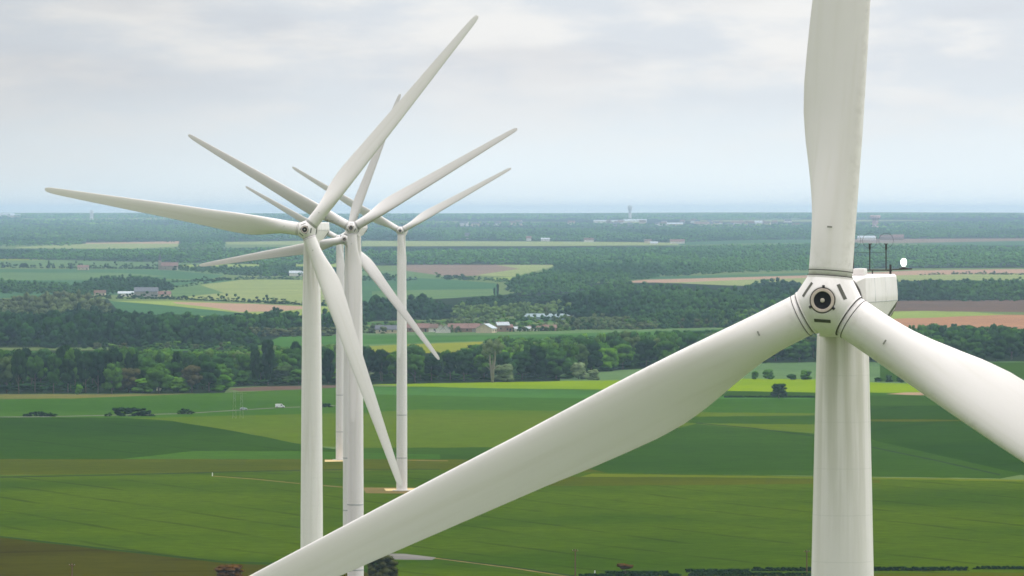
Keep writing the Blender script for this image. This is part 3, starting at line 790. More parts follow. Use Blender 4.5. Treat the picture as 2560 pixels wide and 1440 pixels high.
def ico(sub):
    bm = bmesh.new(); bmesh.ops.create_icosphere(bm, subdivisions=sub, radius=1)
    bm.verts.ensure_lookup_table()
    v = np.array([x.co[:] for x in bm.verts]); f = np.array([[a.index for a in p.verts] for p in bm.faces]); bm.free()
    return v, f
ICO = {1: ico(1), 2: ico(2)}
def crown_arrays(seed, shape, nblob, sub, nleaf, leaf, trunk=0.18):
    """unit tree: height 1, width 1 (scaled later). returns (verts, faces as padded quads)"""
    g = np.random.default_rng(seed)
    V, F = [], []; base = 0
    blobs = []
    for i in range(nblob):
        if shape == 'poplar':
            h = g.uniform(0.15, 0.95); rr = 0.5 * math.sin(math.pi * min(1, (1 - h) * 1.25 + 0.05)) ** 0.6 * 0.55
            br = g.uniform(0.10, 0.16)
        elif shape == 'cone':
            h = g.uniform(0.1, 0.95); rr = 0.42 * (1 - h); br = 0.09 + 0.2 * (1 - h) * 0.6
        elif shape == 'tall':
            h = g.uniform(0.32, 0.93); rr = 0.36 * math.sqrt(max(0.02, 1 - ((h - 0.62) / 0.42) ** 2)); br = g.uniform(0.12, 0.2)
        elif shape == 'bush':
            h = g.uniform(0.08, 0.84); rr = 0.40 * math.sqrt(max(0.03, 1 - ((h - 0.25) / 0.68) ** 2)); br = g.uniform(0.14, 0.22)
        elif shape == 'dome':
            h = g.uniform(0.10, 0.88); h = min(h, 0.80); rr = 0.40 * max(0.03, 1 - ((h - 0.12) / 0.80) ** 4) ** 0.4; br = g.uniform(0.11, 0.16)
        elif shape == 'high':
            h = g.uniform(0.58, 0.95); rr = 0.42 * math.sqrt(max(0.03, 1 - ((h - 0.76) / 0.24) ** 2)); br = g.uniform(0.07, 0.12)
        elif shape == 'vase':
            h = g.uniform(0.5, 0.9); rr = 0.5 * (h - 0.25); br = g.uniform(0.10, 0.16)
        else:
            h = g.uniform(0.24, 0.86); rr = 0.37 * math.sqrt(max(0.03, 1 - ((h - 0.5) / 0.46) ** 2)); br = g.uniform(0.13, 0.22)
        a = g.uniform(0, 2 * math.pi); q = math.sqrt(g.uniform(0.1, 1)) * rr
        blobs.append((q * math.cos(a), q * math.sin(a), h, br * (1.25 if i < 2 else 1)))
    iv, if_ = ICO[sub]
    hz = 1.0
    for (x, y, z, br) in blobs:
        jit = 1 + g.uniform(-0.24, 0.24, len(iv))
        v = iv * jit[:, None] * br * np.array([1.0, 1.0, 0.62 if shape not in ('poplar', 'cone') else 0.9]) + np.array([x, y, z])
        V.append(v); F.append(np.concatenate([if_ + base, np.full((len(if_), 1), -1)], 1)); base += len(v)
    for i in range(nleaf):
        x, y, z, br = blobs[g.integers(len(blobs))]
        n = g.normal(size=3); n /= np.linalg.norm(n)
        if n[2] < -0.4: n[2] *= -1
        p = np.array([x, y, z]) + n * br * g.uniform(0.95, 1.28) * np.array([1, 1, 0.66])
        nn = n + g.normal(size=3) * 0.55; nn /= np.linalg.norm(nn)
        t1 = np.cross(nn, [0.3, 0.2, 0.9]); t1 /= np.linalg.norm(t1); t2 = np.cross(nn, t1)
        s = leaf * g.uniform(0.6, 1.3)
        q = np.array([p + t1 * s, p + t2 * s * 0.8, p - t1 * s * 0.9, p - t2 * s * 0.8])
        V.append(q); F.append(np.array([[base, base + 1, base + 2, base + 3]])); base += 4
    return np.concatenate(V), np.concatenate(F)
def arrays_to_mesh(name, V, F):
    tri = F[:, 3] < 0
    loops = np.where(tri, 3, 4)
    flat = F.reshape(-1); flat = flat[flat >= 0]
    me = bpy.data.meshes.new(name)
    me.vertices.add(len(V)); me.vertices.foreach_set('co', V.astype(np.float32).ravel())
    me.loops.add(len(flat)); me.loops.foreach_set('vertex_index', flat.astype(np.int32))
    me.polygons.add(len(F)); st = np.concatenate([[0], np.cumsum(loops)[:-1]])
    me.polygons.foreach_set('loop_start', st.astype(np.int32))
    me.update(calc_edges=True)
    return me
def trunk_mesh(seed, shape):
    g = random.Random(seed); bm = bmesh.new()
    top = 0.75 if shape in ('tall', 'bare') else 0.6
    r0 = 0.03
    tube(bm, [(0, 0, -0.03), (0.004, 0, 0.12), (-0.01, 0.005, 0.35), (0.01, 0, top)], [r0 * 1.4, r0, r0 * 0.75, r0 * 0.25], 8)
    for k in range(6):
        a = g.uniform(0, 6.28); h = g.uniform(0.2, 0.5)
        e = (0.28 * math.cos(a), 0.28 * math.sin(a), h + g.uniform(0.12, 0.3))
        tube(bm, [(0, 0, h), (e[0] * 0.5, e[1] * 0.5, (h + e[2]) / 2 + 0.01), e], [r0 * 0.5, r0 * 0.3, r0 * 0.1], 6)
    if shape == 'high':
        tube(bm, [(0.02, -0.05, -0.02), (-0.03, -0.06, 0.25), (-0.10, -0.04, 0.5), (-0.14, 0, 0.75)], [0.05, 0.04, 0.03, 0.015], 8)
        tube(bm, [(0.03, -0.05, -0.02), (0.07, -0.06, 0.28), (0.12, -0.03, 0.55), (0.10, 0, 0.8)], [0.045, 0.035, 0.028, 0.012], 8)
    me = bm_mesh('trunk', bm, smooth=True)
    return me
CROWNS = {}; TRUNKS = {}
for sh in ('round', 'tall', 'poplar', 'bush', 'cone', 'vase', 'dome', 'high'):
    CROWNS[sh] = []
    for s in range(4 if sh in ('round', 'tall') else 2):
        nb = {'round': 26, 'tall': 22, 'poplar': 26, 'bush': 40, 'cone': 26, 'vase': 16, 'dome': 70, 'high': 30}[sh]
        V, F = crown_arrays(100 + s * 7 + len(sh), sh, nb, 1 if sh in ('dome', 'high') else 2, 5200 if sh == 'dome' else 1500, 0.014 if sh == 'dome' else 0.020)
        CROWNS[sh].append((V, F))
    TRUNKS[sh] = trunk_mesh(5 + len(sh), sh)
_crown_me = {}; _trunk_me = {}
def crown_me(sh, i, mat):
    k = (sh, i, mat)
    if k not in _crown_me:
        me = arrays_to_mesh('crown', *CROWNS[sh][i]); me.materials.append(MATS[mat]); _crown_me[k] = me
    return _crown_me[k]
def trunk_me(sh, mat):
    k = (sh, mat)
    if k not in _trunk_me:
        me = TRUNKS[sh].copy(); me.materials.append(MATS[mat]); _trunk_me[k] = me
    return _trunk_me[k]
NTREE = [0]
def tree(p, h, w, sh='round', mat='leaf_green', name='broadleaf_tree', label=None, group=None, cat='tree', bark='bark'):
    NTREE[0] += 1
    o = empty(name, p, rnd.uniform(0, 6.28), label=label, cat=cat, group=group)
    o.scale = (w, w, h)
    n = len(CROWNS[sh])
    mesh_obj('trunk', trunk_me(sh, bark), o)
    mesh_obj('crown', crown_me(sh, rnd.randrange(n), mat), o)
    return o

# --- trees told apart in the photograph
def T(u, v, hpx, wpx, **k):
    p = gnd(u, v); s = m_per_px(p.y)
    return tree(p, hpx * s, wpx * s, **k)
T(1947, 996, 41, 44, sh='dome', mat='leaf_dark', name='round_tree', label='lone dark round tree in front of the bright yellow-green field')
T(1563, 1441, 34, 64, sh='vase', mat='leaf_rust', name='rust_tree', label='small rust-brown tree with a vase-shaped crown beside the dark hedges')
T(955, 1458, 80, 84, sh='dome', mat='leaf_brown', name='shrub', cat='shrub', label='brown half bare shrub beside the track behind the nearest blade')
T(572, 1462, 56, 84, sh='dome', mat='leaf_rust', name='shrub', cat='shrub', label='reddish shrub at the edge of the ochre field at bottom left')
T(1232, 956, 108, 66, sh='high', mat='leaf_pale', name='pale_trunk_tree', bark='pale_bark', label='tall tree with pale bare forked trunk before the central wood')
T(1262, 954, 46, 58, sh='bush', mat='leaf_pale', name='willow', label='silvery rounded willow at the foot of the pale trunked tree')
T(1446, 948, 44, 44, sh='bush', mat='leaf_pale', name='willow', label='silvery green willow at the wood edge behind the nearest blade')
T(1484, 950, 28, 34, sh='bush', mat='leaf_pale', name='shrub', cat='shrub', label='low pale shrub right of the silvery willow, beside the yellow-green field')
T(400, 978, 22, 18, sh='bush', mat='leaf_blossom', name='blossoming_shrub', cat='shrub', label='small white blossoming shrub at the edge of the left wood')
T(198, 986, 26, 20, sh='bush', mat='leaf_bright', name='young_tree', label='small bright tree standing alone before the left wood')
T(1244, 744, 36, 10, sh='poplar', mat='leaf_dark', name='poplar', label='taller of two slim dark poplars in the green field')
T(1236, 744, 24, 8, sh='poplar', mat='leaf_dark', name='poplar', label='shorter of two slim dark poplars in the green field')
T(122, 671, 20, 12, sh='cone', mat='leaf_dark', name='conifer', label='taller of two dark conifers beside the far hedgerow at left')
T(134, 671, 14, 9, sh='cone', mat='leaf_dark', name='conifer', label='shorter of two dark conifers beside the far hedgerow at left')
T(178, 672, 16, 10, sh='cone', mat='leaf_dark', name='conifer', label='single dark conifer right of the conifer pair at far left')
T(60, 671, 14, 22, sh='round', mat='leaf_dark', label='round dark tree left of the conifer pair in the far hedgerow')
for i, (u, v, h, w, lab) in enumerate([(1888, 948, 22, 18, 'leftmost of the four small trees behind the bright field'),
                            (1920, 948, 26, 30, 'widest of the four small trees behind the bright field'),
                            (1978, 949, 15, 26, 'lowest of the four small trees behind the bright field'),
                            (2014, 949, 26, 32, 'small tree beside the nearest tower, behind the bright field')]):
    T(u, v, h, w, sh='bush', mat='leaf_green', name='small_tree', label=lab, group='small trees behind the bright field')
for u, v, h, w in [(2196, 954, 12, 24), (2222, 955, 20, 20), (2250, 956, 16, 22), (2280, 957, 16, 24)]:
    T(u, v, h, w, sh='bush', mat='leaf_green', name='small_tree', label='small tree of the row right of the nearest tower', group='row of small trees right of the nearest tower')

# --- individual trees of the near woods
def poly_in(u, v, poly):
    c = False; n = len(poly)
    for i in range(n):
        (x0, y0), (x1, y1) = poly[i], poly[i - 1]
        if (y0 > v) != (y1 > v) and u < (x1 - x0) * (v - y0) / (y1 - y0) + x0: c = not c
    return c
def poly_top(u, poly):
    ys = []
    for i in range(len(poly)):
        (x0, y0), (x1, y1) = poly[i], poly[i - 1]
        if (x0 > u) != (x1 > u): ys.append(y0 + (y1 - y0) * (u - x0) / (x1 - x0))
    return min(ys) if ys else min(y for _, y in poly)
def line_y(line, u):
    return float(np.interp(u, [a for a, _ in line], [b for _, b in line]))
# front edges of the near woods: rows of trees along the edge, then further rows behind it
LEFT_EDGE = [(-60, 986), (200, 986), (300, 985), (410, 984), (560, 981), (575, 968), (760, 961), (905, 958)]
MID_EDGE = [(905, 958), (1100, 956), (1280, 953), (1420, 950), (1480, 934), (1600, 922), (1900, 906), (2040, 904)]
RIGHT_EDGE = [(2180, 906), (2400, 904), (2600, 903)]
def edge_rows(line, u0, u1, rows, step, pick, group, dy=5.0):
    for r_ in range(rows):
        u = u0 + rnd.uniform(0, step)
        while u < u1:
            v = line_y(line, u) - r_ * dy - rnd.uniform(0, dy * 0.8)
            sh, mat, hm, wm, nm, lab, bark = pick(u, r_)
            p = gnd(u, v)
            hm *= rnd.uniform(0.82, 1.15); wm *= rnd.uniform(0.85, 1.2)
            tree(p, hm, wm, sh=sh, mat=mat, name=nm, label=lab, group=group, bark=bark)
            u += step * rnd.uniform(0.75, 1.25) * (1 if wm < 12 else 1.15)
def pick_left(u, r_):
    x = rnd.random()
    if u < 330 and r_ >= 1 or (u < 250):
        return ('tall', 'leaf_dark' if x < .55 else 'leaf_green', 20, 9.5, 'tall_tree', 'tall slender plantation tree in the dark wood at the left edge', 'bark')
    if r_ == 0 and x < 0.5:
        return ('bush', 'leaf_bright' if x < .25 else ('leaf_pale' if x < .33 else 'leaf_green'), 9, 11, 'understorey_tree', 'low rounded tree along the front edge of the left wood', 'bark')
    if x < 0.72: return ('round', 'leaf_green', 16, 13, 'broadleaf_tree', 'broad green tree in the mixed wood at left', 'bark')
    if x < 0.84: return ('poplar', 'leaf_dark', 20, 9, 'upright_tree', 'upright dark tree rising in the mixed wood at left', 'bark')
    if x < 0.93: return ('round', 'leaf_bright', 14, 12, 'broadleaf_tree', 'bright green tree in the mixed wood at left', 'bark')
    return ('round', 'leaf_brown', 14, 12, 'broadleaf_tree', 'brownish tree in the mixed wood at left', 'bark')
def pick_mid(u, r_):
    x = rnd.random()
    if r_ <= 1 and u < 1200: return ('tall', 'leaf_dark' if x < .6 else 'leaf_green', 14.5, 10, 'tall_tree', 'tall dark tree in the close row left of the pale trunked tree', 'bark')
    if x < 0.5: return ('round', 'leaf_green', 17, 14, 'broadleaf_tree', 'broad green tree in the central wood behind the bright field', 'bark')
    if x < 0.66: return ('round', 'leaf_dark', 17, 13, 'broadleaf_tree', 'dark green tree in the central wood behind the bright field', 'bark')
    if x < 0.84: return ('round', 'leaf_bright', 14, 13, 'broadleaf_tree', 'bright green tree in the central wood behind the bright field', 'bark')
    if x < 0.93: return ('tall', 'leaf_green', 19, 10, 'tall_tree', 'tall narrow tree in the central wood behind the bright field', 'bark')
    return ('bush', 'leaf_pale', 11, 11, 'willow', 'pale willow in the central wood behind the bright field', 'bark')
def pick_right(u, r_):
    x = rnd.random()
    return ('round', 'leaf_green' if x < .5 else 'leaf_dark', 15, 14, 'broadleaf_tree', 'broad tree in the wood at the right edge under the orange field', 'bark')
edge_rows(LEFT_EDGE, -60, 900, 3, 38, pick_left, 'trees of the left wood', 6.5)
edge_rows(MID_EDGE, 905, 2040, 3, 42, pick_mid, 'trees of the central wood', 6.0)
edge_rows(RIGHT_EDGE, 2170, 2640, 3, 42, pick_right, 'trees of the wood at the right edge', 6.0)
print('individual trees', NTREE[0])

# --- all remaining woodland as one mass
TPL = {}
for lod, (nb, sub, nl, lf) in {0: (8, 2, 110, 0.040), 1: (5, 1, 46, 0.06), 2: (3, 1, 12, 0.09)}.items():
    TPL[lod] = [crown_arrays(900 + lod * 50 + i, ('round', 'tall', 'round', 'poplar', 'bush', 'round')[i], nb, sub, nl, lf) for i in range(6)]
ACC_V, ACC_F, ACC_T, ACC_S = [], [], [], []; OFF = [0]; NW = [0]
def wood_tree(p, h, w, tint, shade=1.0, bushy=False):
    d = p.y; lod = 0 if d < 4300 else (1 if d < 8500 else 2)
    V, F = TPL[lod][rnd.randrange(6)]
    a = rnd.uniform(0, 6.28); c, s = math.cos(a), math.sin(a)
    z = V[:, 2] * (h * 1.25) - h * 0.25 if not bushy else V[:, 2] * h * 1.3 - h * 0.35
    VV = np.stack([(V[:, 0] * c - V[:, 1] * s) * w + p.x, (V[:, 0] * s + V[:, 1] * c) * w + p.y, z + p.z], 1)
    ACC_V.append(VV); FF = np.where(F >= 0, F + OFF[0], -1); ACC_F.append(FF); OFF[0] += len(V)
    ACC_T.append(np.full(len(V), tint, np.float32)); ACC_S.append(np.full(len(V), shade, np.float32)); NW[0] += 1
def wood(poly, h=15, w=12, tint=(0.0, 1.0), dv=1.7, dens=0.72, bright=1.0, skip=0.0, patch=None):
    v0 = min(v for _, v in poly); v1 = max(v for _, v in poly)
    u0 = max(-160, min(u for u, _ in poly)); u1 = min(2720, max(u for u, _ in poly))
    v = v1 - 0.4
    while v > v0:
        p0 = gnd((u0 + u1) / 2, v); st = w * dens / m_per_px(p0.y)
        u = u0 + rnd.uniform(0, st)
        while u < u1:
            vv = v + rnd.uniform(-0.5, 0.5) * dv
            if poly_in(u, vv, poly) and rnd.random() >= skip:
                p = gnd(u, vv)
                vt = poly_top(u, poly); hj = h * rnd.uniform(0.62, 1.25)
                room = (vv - vt) * m_per_px(p.y) * rnd.uniform(0.9, 1.2)
                if room < 0.42 * h:
                    if vv < v1 - 3 and poly_in(u, vv + 2.2, poly): u += st * 0.6; continue
                    room = 0.5 * h
                big = mnoise.noise(Vector((p.x / 220, p.y / 900, 1.7)))
                rr_ = 0.6 if p.y < 4500 else 0.3; t_ = rnd.random() * rr_ + (1 - rr_) * (0.5 + 1.3 * big)
                t_ = tint[0] + (tint[1] - tint[0]) * min(1, max(0, t_))
                wood_tree(p, min(hj, room), w * rnd.uniform(0.65, 1.45) * (0.75 + 0.25 * min(1, room / h)), t_, bright * (1 + 0.95 * min(1, max(0, (p.y - 4500) / 6000)) + 1.2 * min(1, max(0, (p.y - 14000) / 10000))) * (rnd.uniform(0.8, 1.2) if p.y < 5000 else rnd.uniform(0.93, 1.07)))  # tree colour lightened with distance, standing in for far sunlight and haze
            u += st * rnd.uniform(0.7, 1.3)
        v -= dv * (1.0 if p0.y > 4000 else 1.6)
def hedge_line(pts, h=6, w=8, gap=0.2, tint=(0, .7)):
    for (ua, va), (ub, vb) in zip(pts, pts[1:]):
        L = math.hypot(ub - ua, vb - va); p = gnd(ua, va); st = max(1.2, w * 0.42 / m_per_px(p.y)); n = int(L / st)
        for k in range(n):
            if rnd.random() < gap * 0.5: continue
            t_ = (k + rnd.random()) / n
            q = gnd(ua + (ub - ua) * t_, va + (vb - va) * t_)
            wood_tree(q, h * rnd.uniform(0.6, 1.35), w * rnd.uniform(0.8, 1.3), rnd.uniform(*tint), rnd.uniform(0.8, 1.1), bushy=True)
BIG = (0.0, 0.86)
# near woods, behind the individual rows (outlines of the visible woods, crown tops included)
wood([(-150, 878), (300, 880), (560, 876), (640, 868), (905, 862), (905, 952), (560, 960), (-150, 968)], 15, 12, (0.2, 0.86), dv=3.0)
wood([(905, 908), (1000, 903), (1130, 896), (1180, 864), (1240, 850), (1400, 842), (1640, 832), (1820, 826), (2060, 820), (2060, 896), (1480, 926), (1400, 940), (905, 950)], 16, 12, (0.0, 0.90), dv=3.0)
wood([(2170, 830), (2330, 812), (2480, 818), (2720, 824), (2720, 890), (2170, 892)], 15, 12, (0.0, 0.7), dv=3.0)
wood([(-150, 742), (60, 746), (180, 730), (240, 742), (268, 764), (285, 800), (-150, 806)], 17, 14, (0.90, 1.0), dv=2.4)
wood([(-150, 790), (120, 784), (190, 770), (290, 780), (420, 788), (560, 812), (640, 836), (668, 866), (640, 870), (-150, 872)], 15, 12, (0.0, 0.5), dv=2.2, bright=0.85)
wood([(280, 796), (420, 786), (500, 792), (600, 782), (640, 788), (690, 772), (730, 786), (760, 782), (905, 780), (905, 832), (700, 838), (620, 842), (280, 838)], 14, 12, (0.0, 0.72), dv=2.2)
wood([(520, 824), (760, 818), (905, 820), (905, 840), (760, 842), (560, 842)], 8, 10, (0.90, 1.0), dv=2)
wood([(905, 762), (930, 752), (990, 742), (1020, 746), (1060, 742), (1110, 756), (1130, 776), (1130, 800), (905, 806)], 15, 13, (0.0, 0.66), dv=2.1)
wood([(1110, 776), (1150, 764), (1300, 760), (1440, 756), (1440, 796), (1300, 799), (1130, 801)], 14, 12, (0.84, 0.92), dv=2.0, bright=1.1)
wood([(1160, 746), (1200, 740), (1330, 738), (1480, 734), (1480, 760), (1160, 770)], 13, 12, (0.0, 0.5), dv=2.0, bright=0.9)
wood([(1390, 760), (1480, 712), (1560, 704), (1640, 712), (1740, 722), (1850, 724), (1900, 700), (1990, 704), (2030, 724), (2160, 716), (2160, 800), (1480, 806), (1400, 800)], 14, 13, (0.0, 0.72), dv=2.0)
wood([(1600, 782), (2160, 778), (2160, 816), (1820, 820), (1480, 822), (1440, 812), (1560, 796)], 12, 11, (0.3, 0.86), dv=2.0)
wood([(1400, 796), (1500, 788), (1640, 800), (1640, 824), (1400, 826)], 13, 12, (0.86, 1.0), dv=2.0)
wood([(1262, 708), (1290, 690), (1340, 682), (1400, 668), (1480, 672), (1640, 694), (1560, 706), (1480, 712), (1440, 732), (1300, 738), (1275, 730)], 13, 11, (0.1, 0.88), dv=1.8, bright=1.05)
wood([(1095, 688), (1130, 684), (1190, 690), (1262, 694), (1270, 706), (1180, 702), (1100, 699)], 11, 10, (0, 0.7), dv=1.8)
wood([(905, 688), (960, 682), (1000, 690), (1042, 694), (1042, 702), (905, 704)], 11, 10, (0, 0.8), dv=1.8)
# far woods
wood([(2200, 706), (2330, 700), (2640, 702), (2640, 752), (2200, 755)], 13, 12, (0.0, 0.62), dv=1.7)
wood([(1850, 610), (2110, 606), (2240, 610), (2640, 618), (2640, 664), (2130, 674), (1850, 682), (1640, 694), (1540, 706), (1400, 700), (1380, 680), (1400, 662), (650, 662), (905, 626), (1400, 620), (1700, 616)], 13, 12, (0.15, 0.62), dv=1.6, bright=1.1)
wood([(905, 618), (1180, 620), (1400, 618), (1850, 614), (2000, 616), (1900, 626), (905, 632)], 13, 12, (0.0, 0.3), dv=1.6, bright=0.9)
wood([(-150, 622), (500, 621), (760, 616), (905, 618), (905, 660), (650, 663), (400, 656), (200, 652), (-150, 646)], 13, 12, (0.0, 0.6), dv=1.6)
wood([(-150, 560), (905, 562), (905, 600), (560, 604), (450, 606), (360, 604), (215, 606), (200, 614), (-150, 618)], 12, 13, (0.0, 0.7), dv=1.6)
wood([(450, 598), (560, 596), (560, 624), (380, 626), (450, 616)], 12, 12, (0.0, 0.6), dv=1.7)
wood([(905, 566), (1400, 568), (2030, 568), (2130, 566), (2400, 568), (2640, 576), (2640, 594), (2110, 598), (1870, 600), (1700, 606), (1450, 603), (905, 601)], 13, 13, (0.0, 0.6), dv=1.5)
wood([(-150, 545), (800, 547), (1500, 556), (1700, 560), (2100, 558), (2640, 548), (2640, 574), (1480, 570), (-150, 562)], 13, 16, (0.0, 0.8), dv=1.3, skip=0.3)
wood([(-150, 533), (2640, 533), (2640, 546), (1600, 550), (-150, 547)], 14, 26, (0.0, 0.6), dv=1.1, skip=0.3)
# undergrowth between the trunks of the near woods
wood([(-150, 958), (560, 956), (575, 950), (760, 944), (905, 940), (905, 957), (760, 960), (575, 967), (560, 979), (-150, 984)], 6, 9, (0.0, 0.3), dv=3.4, bright=0.9)
wood([(905, 936), (1280, 934), (1420, 930), (1480, 916), (1600, 904), (2040, 888), (2040, 903), (1600, 920), (1480, 932), (1420, 948), (905, 956)], 6, 9, (0.0, 0.4), dv=3.4, bright=0.9)
wood([(930, 806), (1060, 800), (1200, 796), (1290, 798), (1290, 812), (930, 818)], 7, 8, (0.86, 1.0), dv=2.0, skip=0.35)
hedge_line([(905, 832), (960, 834)], 6, 8, 0.1, (0.8, 1))
hedge_line([(1128, 831), (1150, 832)], 5, 6, 0.1, (0.4, 1)); hedge_line([(1280, 829), (1420, 827)], 4.5, 6, 0.3, (0.5, 1))
# hedgerows and copses between the fields
hedge_line([(-100, 669), (200, 671), (420, 673), (560, 675)], 9, 10, 0.1)
hedge_line([(440, 676), (560, 676), (760, 680), (900, 682)], 10, 11, 0.05)
hedge_line([(560, 686), (640, 690), (760, 690)], 8, 10, 0.1)
wood([(440, 668), (560, 668), (760, 664), (900, 670), (900, 690), (760, 690), (560, 686), (470, 680)], 9, 10, (0, .5), dv=1.9)
wood([(640, 664), (690, 656), (740, 660), (755, 690), (650, 694)], 13, 12, (0, 0.6), dv=1.9)
wood([(180, 710), (240, 694), (340, 688), (400, 696), (435, 712), (440, 724), (400, 736), (180, 734)], 11, 10, (0, .6), dv=1.8)
wood([(-150, 708), (20, 700), (90, 704), (170, 706), (180, 734), (-150, 738)], 10, 10, (0.1, 1.0), dv=1.8)
wood([(150, 724), (230, 724), (250, 744), (140, 742)], 10, 10, (.3, .95), dv=1.8)
hedge_line([(240, 746), (420, 748), (560, 753), (700, 760), (905, 768)], 6, 8, 0.02, (0, .4))
hedge_line([(430, 706), (560, 701), (650, 697), (750, 699)], 5, 8, 0.15)
hedge_line([(420, 722), (480, 714), (560, 700)], 5, 8, 0.2)
hedge_line([(240, 876), (420, 874), (500, 872), (660, 882)], 5, 8, 0.25, (0.5, 1))
hedge_line([(2230, 712), (2400, 710), (2640, 708)], 6, 9, 0.2)
hedge_line([(1440, 824), (1640, 822), (1820, 818)], 8, 9, 0.1, (0.3, 1))
hedge_line([(1290, 806), (1340, 805), (1440, 800)], 9, 9, 0.1, (0.5, 1))
hedge_line([(920, 822), (1000, 818), (1110, 812), (1240, 812), (1330, 820), (1440, 826)], 7, 9, 0.25, (0.6, 1))
hedge_line([(2300, 688), (2400, 685), (2640, 688)], 4, 8, 0.35, (0, .5))
def build_mass():
    V = np.concatenate(ACC_V); F = np.concatenate(ACC_F)
    me = arrays_to_mesh('woodland', V, F)
    for nm, acc in (('tint', ACC_T), ('shade', ACC_S)):
        a = me.attributes.new(nm, 'FLOAT', 'POINT'); a.data.foreach_set('value', np.concatenate(acc))
    me.materials.append(MATS['wood_mass'])
    o = mesh_obj('woodland', me)
    tag(o, 'green and bluish woods and hedgerows covering the plain to the horizon', 'woodland', kind='stuff')
    print('woodland trees', NW[0], 'faces', len(F))
build_mass()

# ------------------------------------------------------------------ hedges on the near plateau
def hedge(u0, u1, v, hpx, label, mat='leaf_dark', taper=True, name='hedge', sq=False):
    hpx *= 1.3
    a, b_ = gnd(u0, v), gnd(u1, v); s = m_per_px(a.y); h = hpx * s
    L = (b_ - a).length; n = max(2, int(L / (h * 0.40)))
    Vs, Fs = [], []; off = 0
    for k in range(n):
        t_ = (k + 0.5) / n
        p = a.lerp(b_, t_); p.z = ground_z(p.x, p.y)
        hh = h * (1.0 if not taper else (0.55 + 0.6 * math.sin(math.pi * t_))) * (rnd.uniform(0.95, 1.05) if sq else rnd.uniform(0.85, 1.15))
        V, F = crown_arrays(3000 + int(u0) * 3 + k, 'bush', 7, 2, 130, 0.045)
        w_ = h * (1.3 if not sq else 1.5)
        VV = np.stack([V[:, 0] * w_, V[:, 1] * w_, V[:, 2] * hh * 1.12 - hh * 0.12], 1) + np.array(p - a)
        Vs.append(VV); Fs.append(np.where(F >= 0, F + off, -1)); off += len(V)
    me = arrays_to_mesh('hedge', np.concatenate(Vs), np.concatenate(Fs)); me.materials.append(MATS[mat])
    o = mesh_obj(name, me); o.location = a
    tag(o, label, 'hedge', 'hedges in the fields')
    return o
hedge(60, 140, 1041, 9, 'long low dark thicket leftmost on the field road')
hedge(284, 380, 1040, 19, 'largest dark rounded thicket on the field road at left', taper=False)
hedge(264, 277, 1041, 9, 'tiny dark bush left of the largest thicket', taper=False)
hedge(446, 482, 1035, 10, 'small dark thicket between the large thicket and the white van')
hedge(806, 828, 1018, 9, 'small dark thicket just right of the second nearest turbine tower')
hedge(1630, 1700, 990, 4, 'thin low hedge line before the bright field behind the nearest blade', taper=False)
hedge(1812, 2036, 994, 4, 'long low hedge at the foot of the lone round tree', taper=False)
hedge(1512, 1672, 1436, 8, 'clipped dark hedge behind the rust-brown tree', taper=False, sq=True)
hedge(1716, 1874, 1431, 8, 'clipped dark hedge between the rust-brown tree and the nearest tower', taper=False, sq=True)
hedge(1882, 2040, 1428, 9, 'clipped dark hedge ending at the nearest tower', taper=False, sq=True)
hedge(2176, 2420, 1427, 9, 'long clipped dark hedge right of the nearest tower', taper=False, sq=True)
hedge(2436, 2600, 1424, 8, 'clipped dark hedge in the bottom right corner', taper=False, sq=True)
hedge(1450, 1700, 1444, 9, 'lower dark hedge in front of the rust-brown tree', taper=False, sq=True)
hedge(1724, 2040, 1440, 8, 'lower dark hedge left of the nearest tower', taper=False, sq=True)
hedge(1460, 1600, 1000, 3, 'faint scrubby hedge line across the green plateau', taper=False)

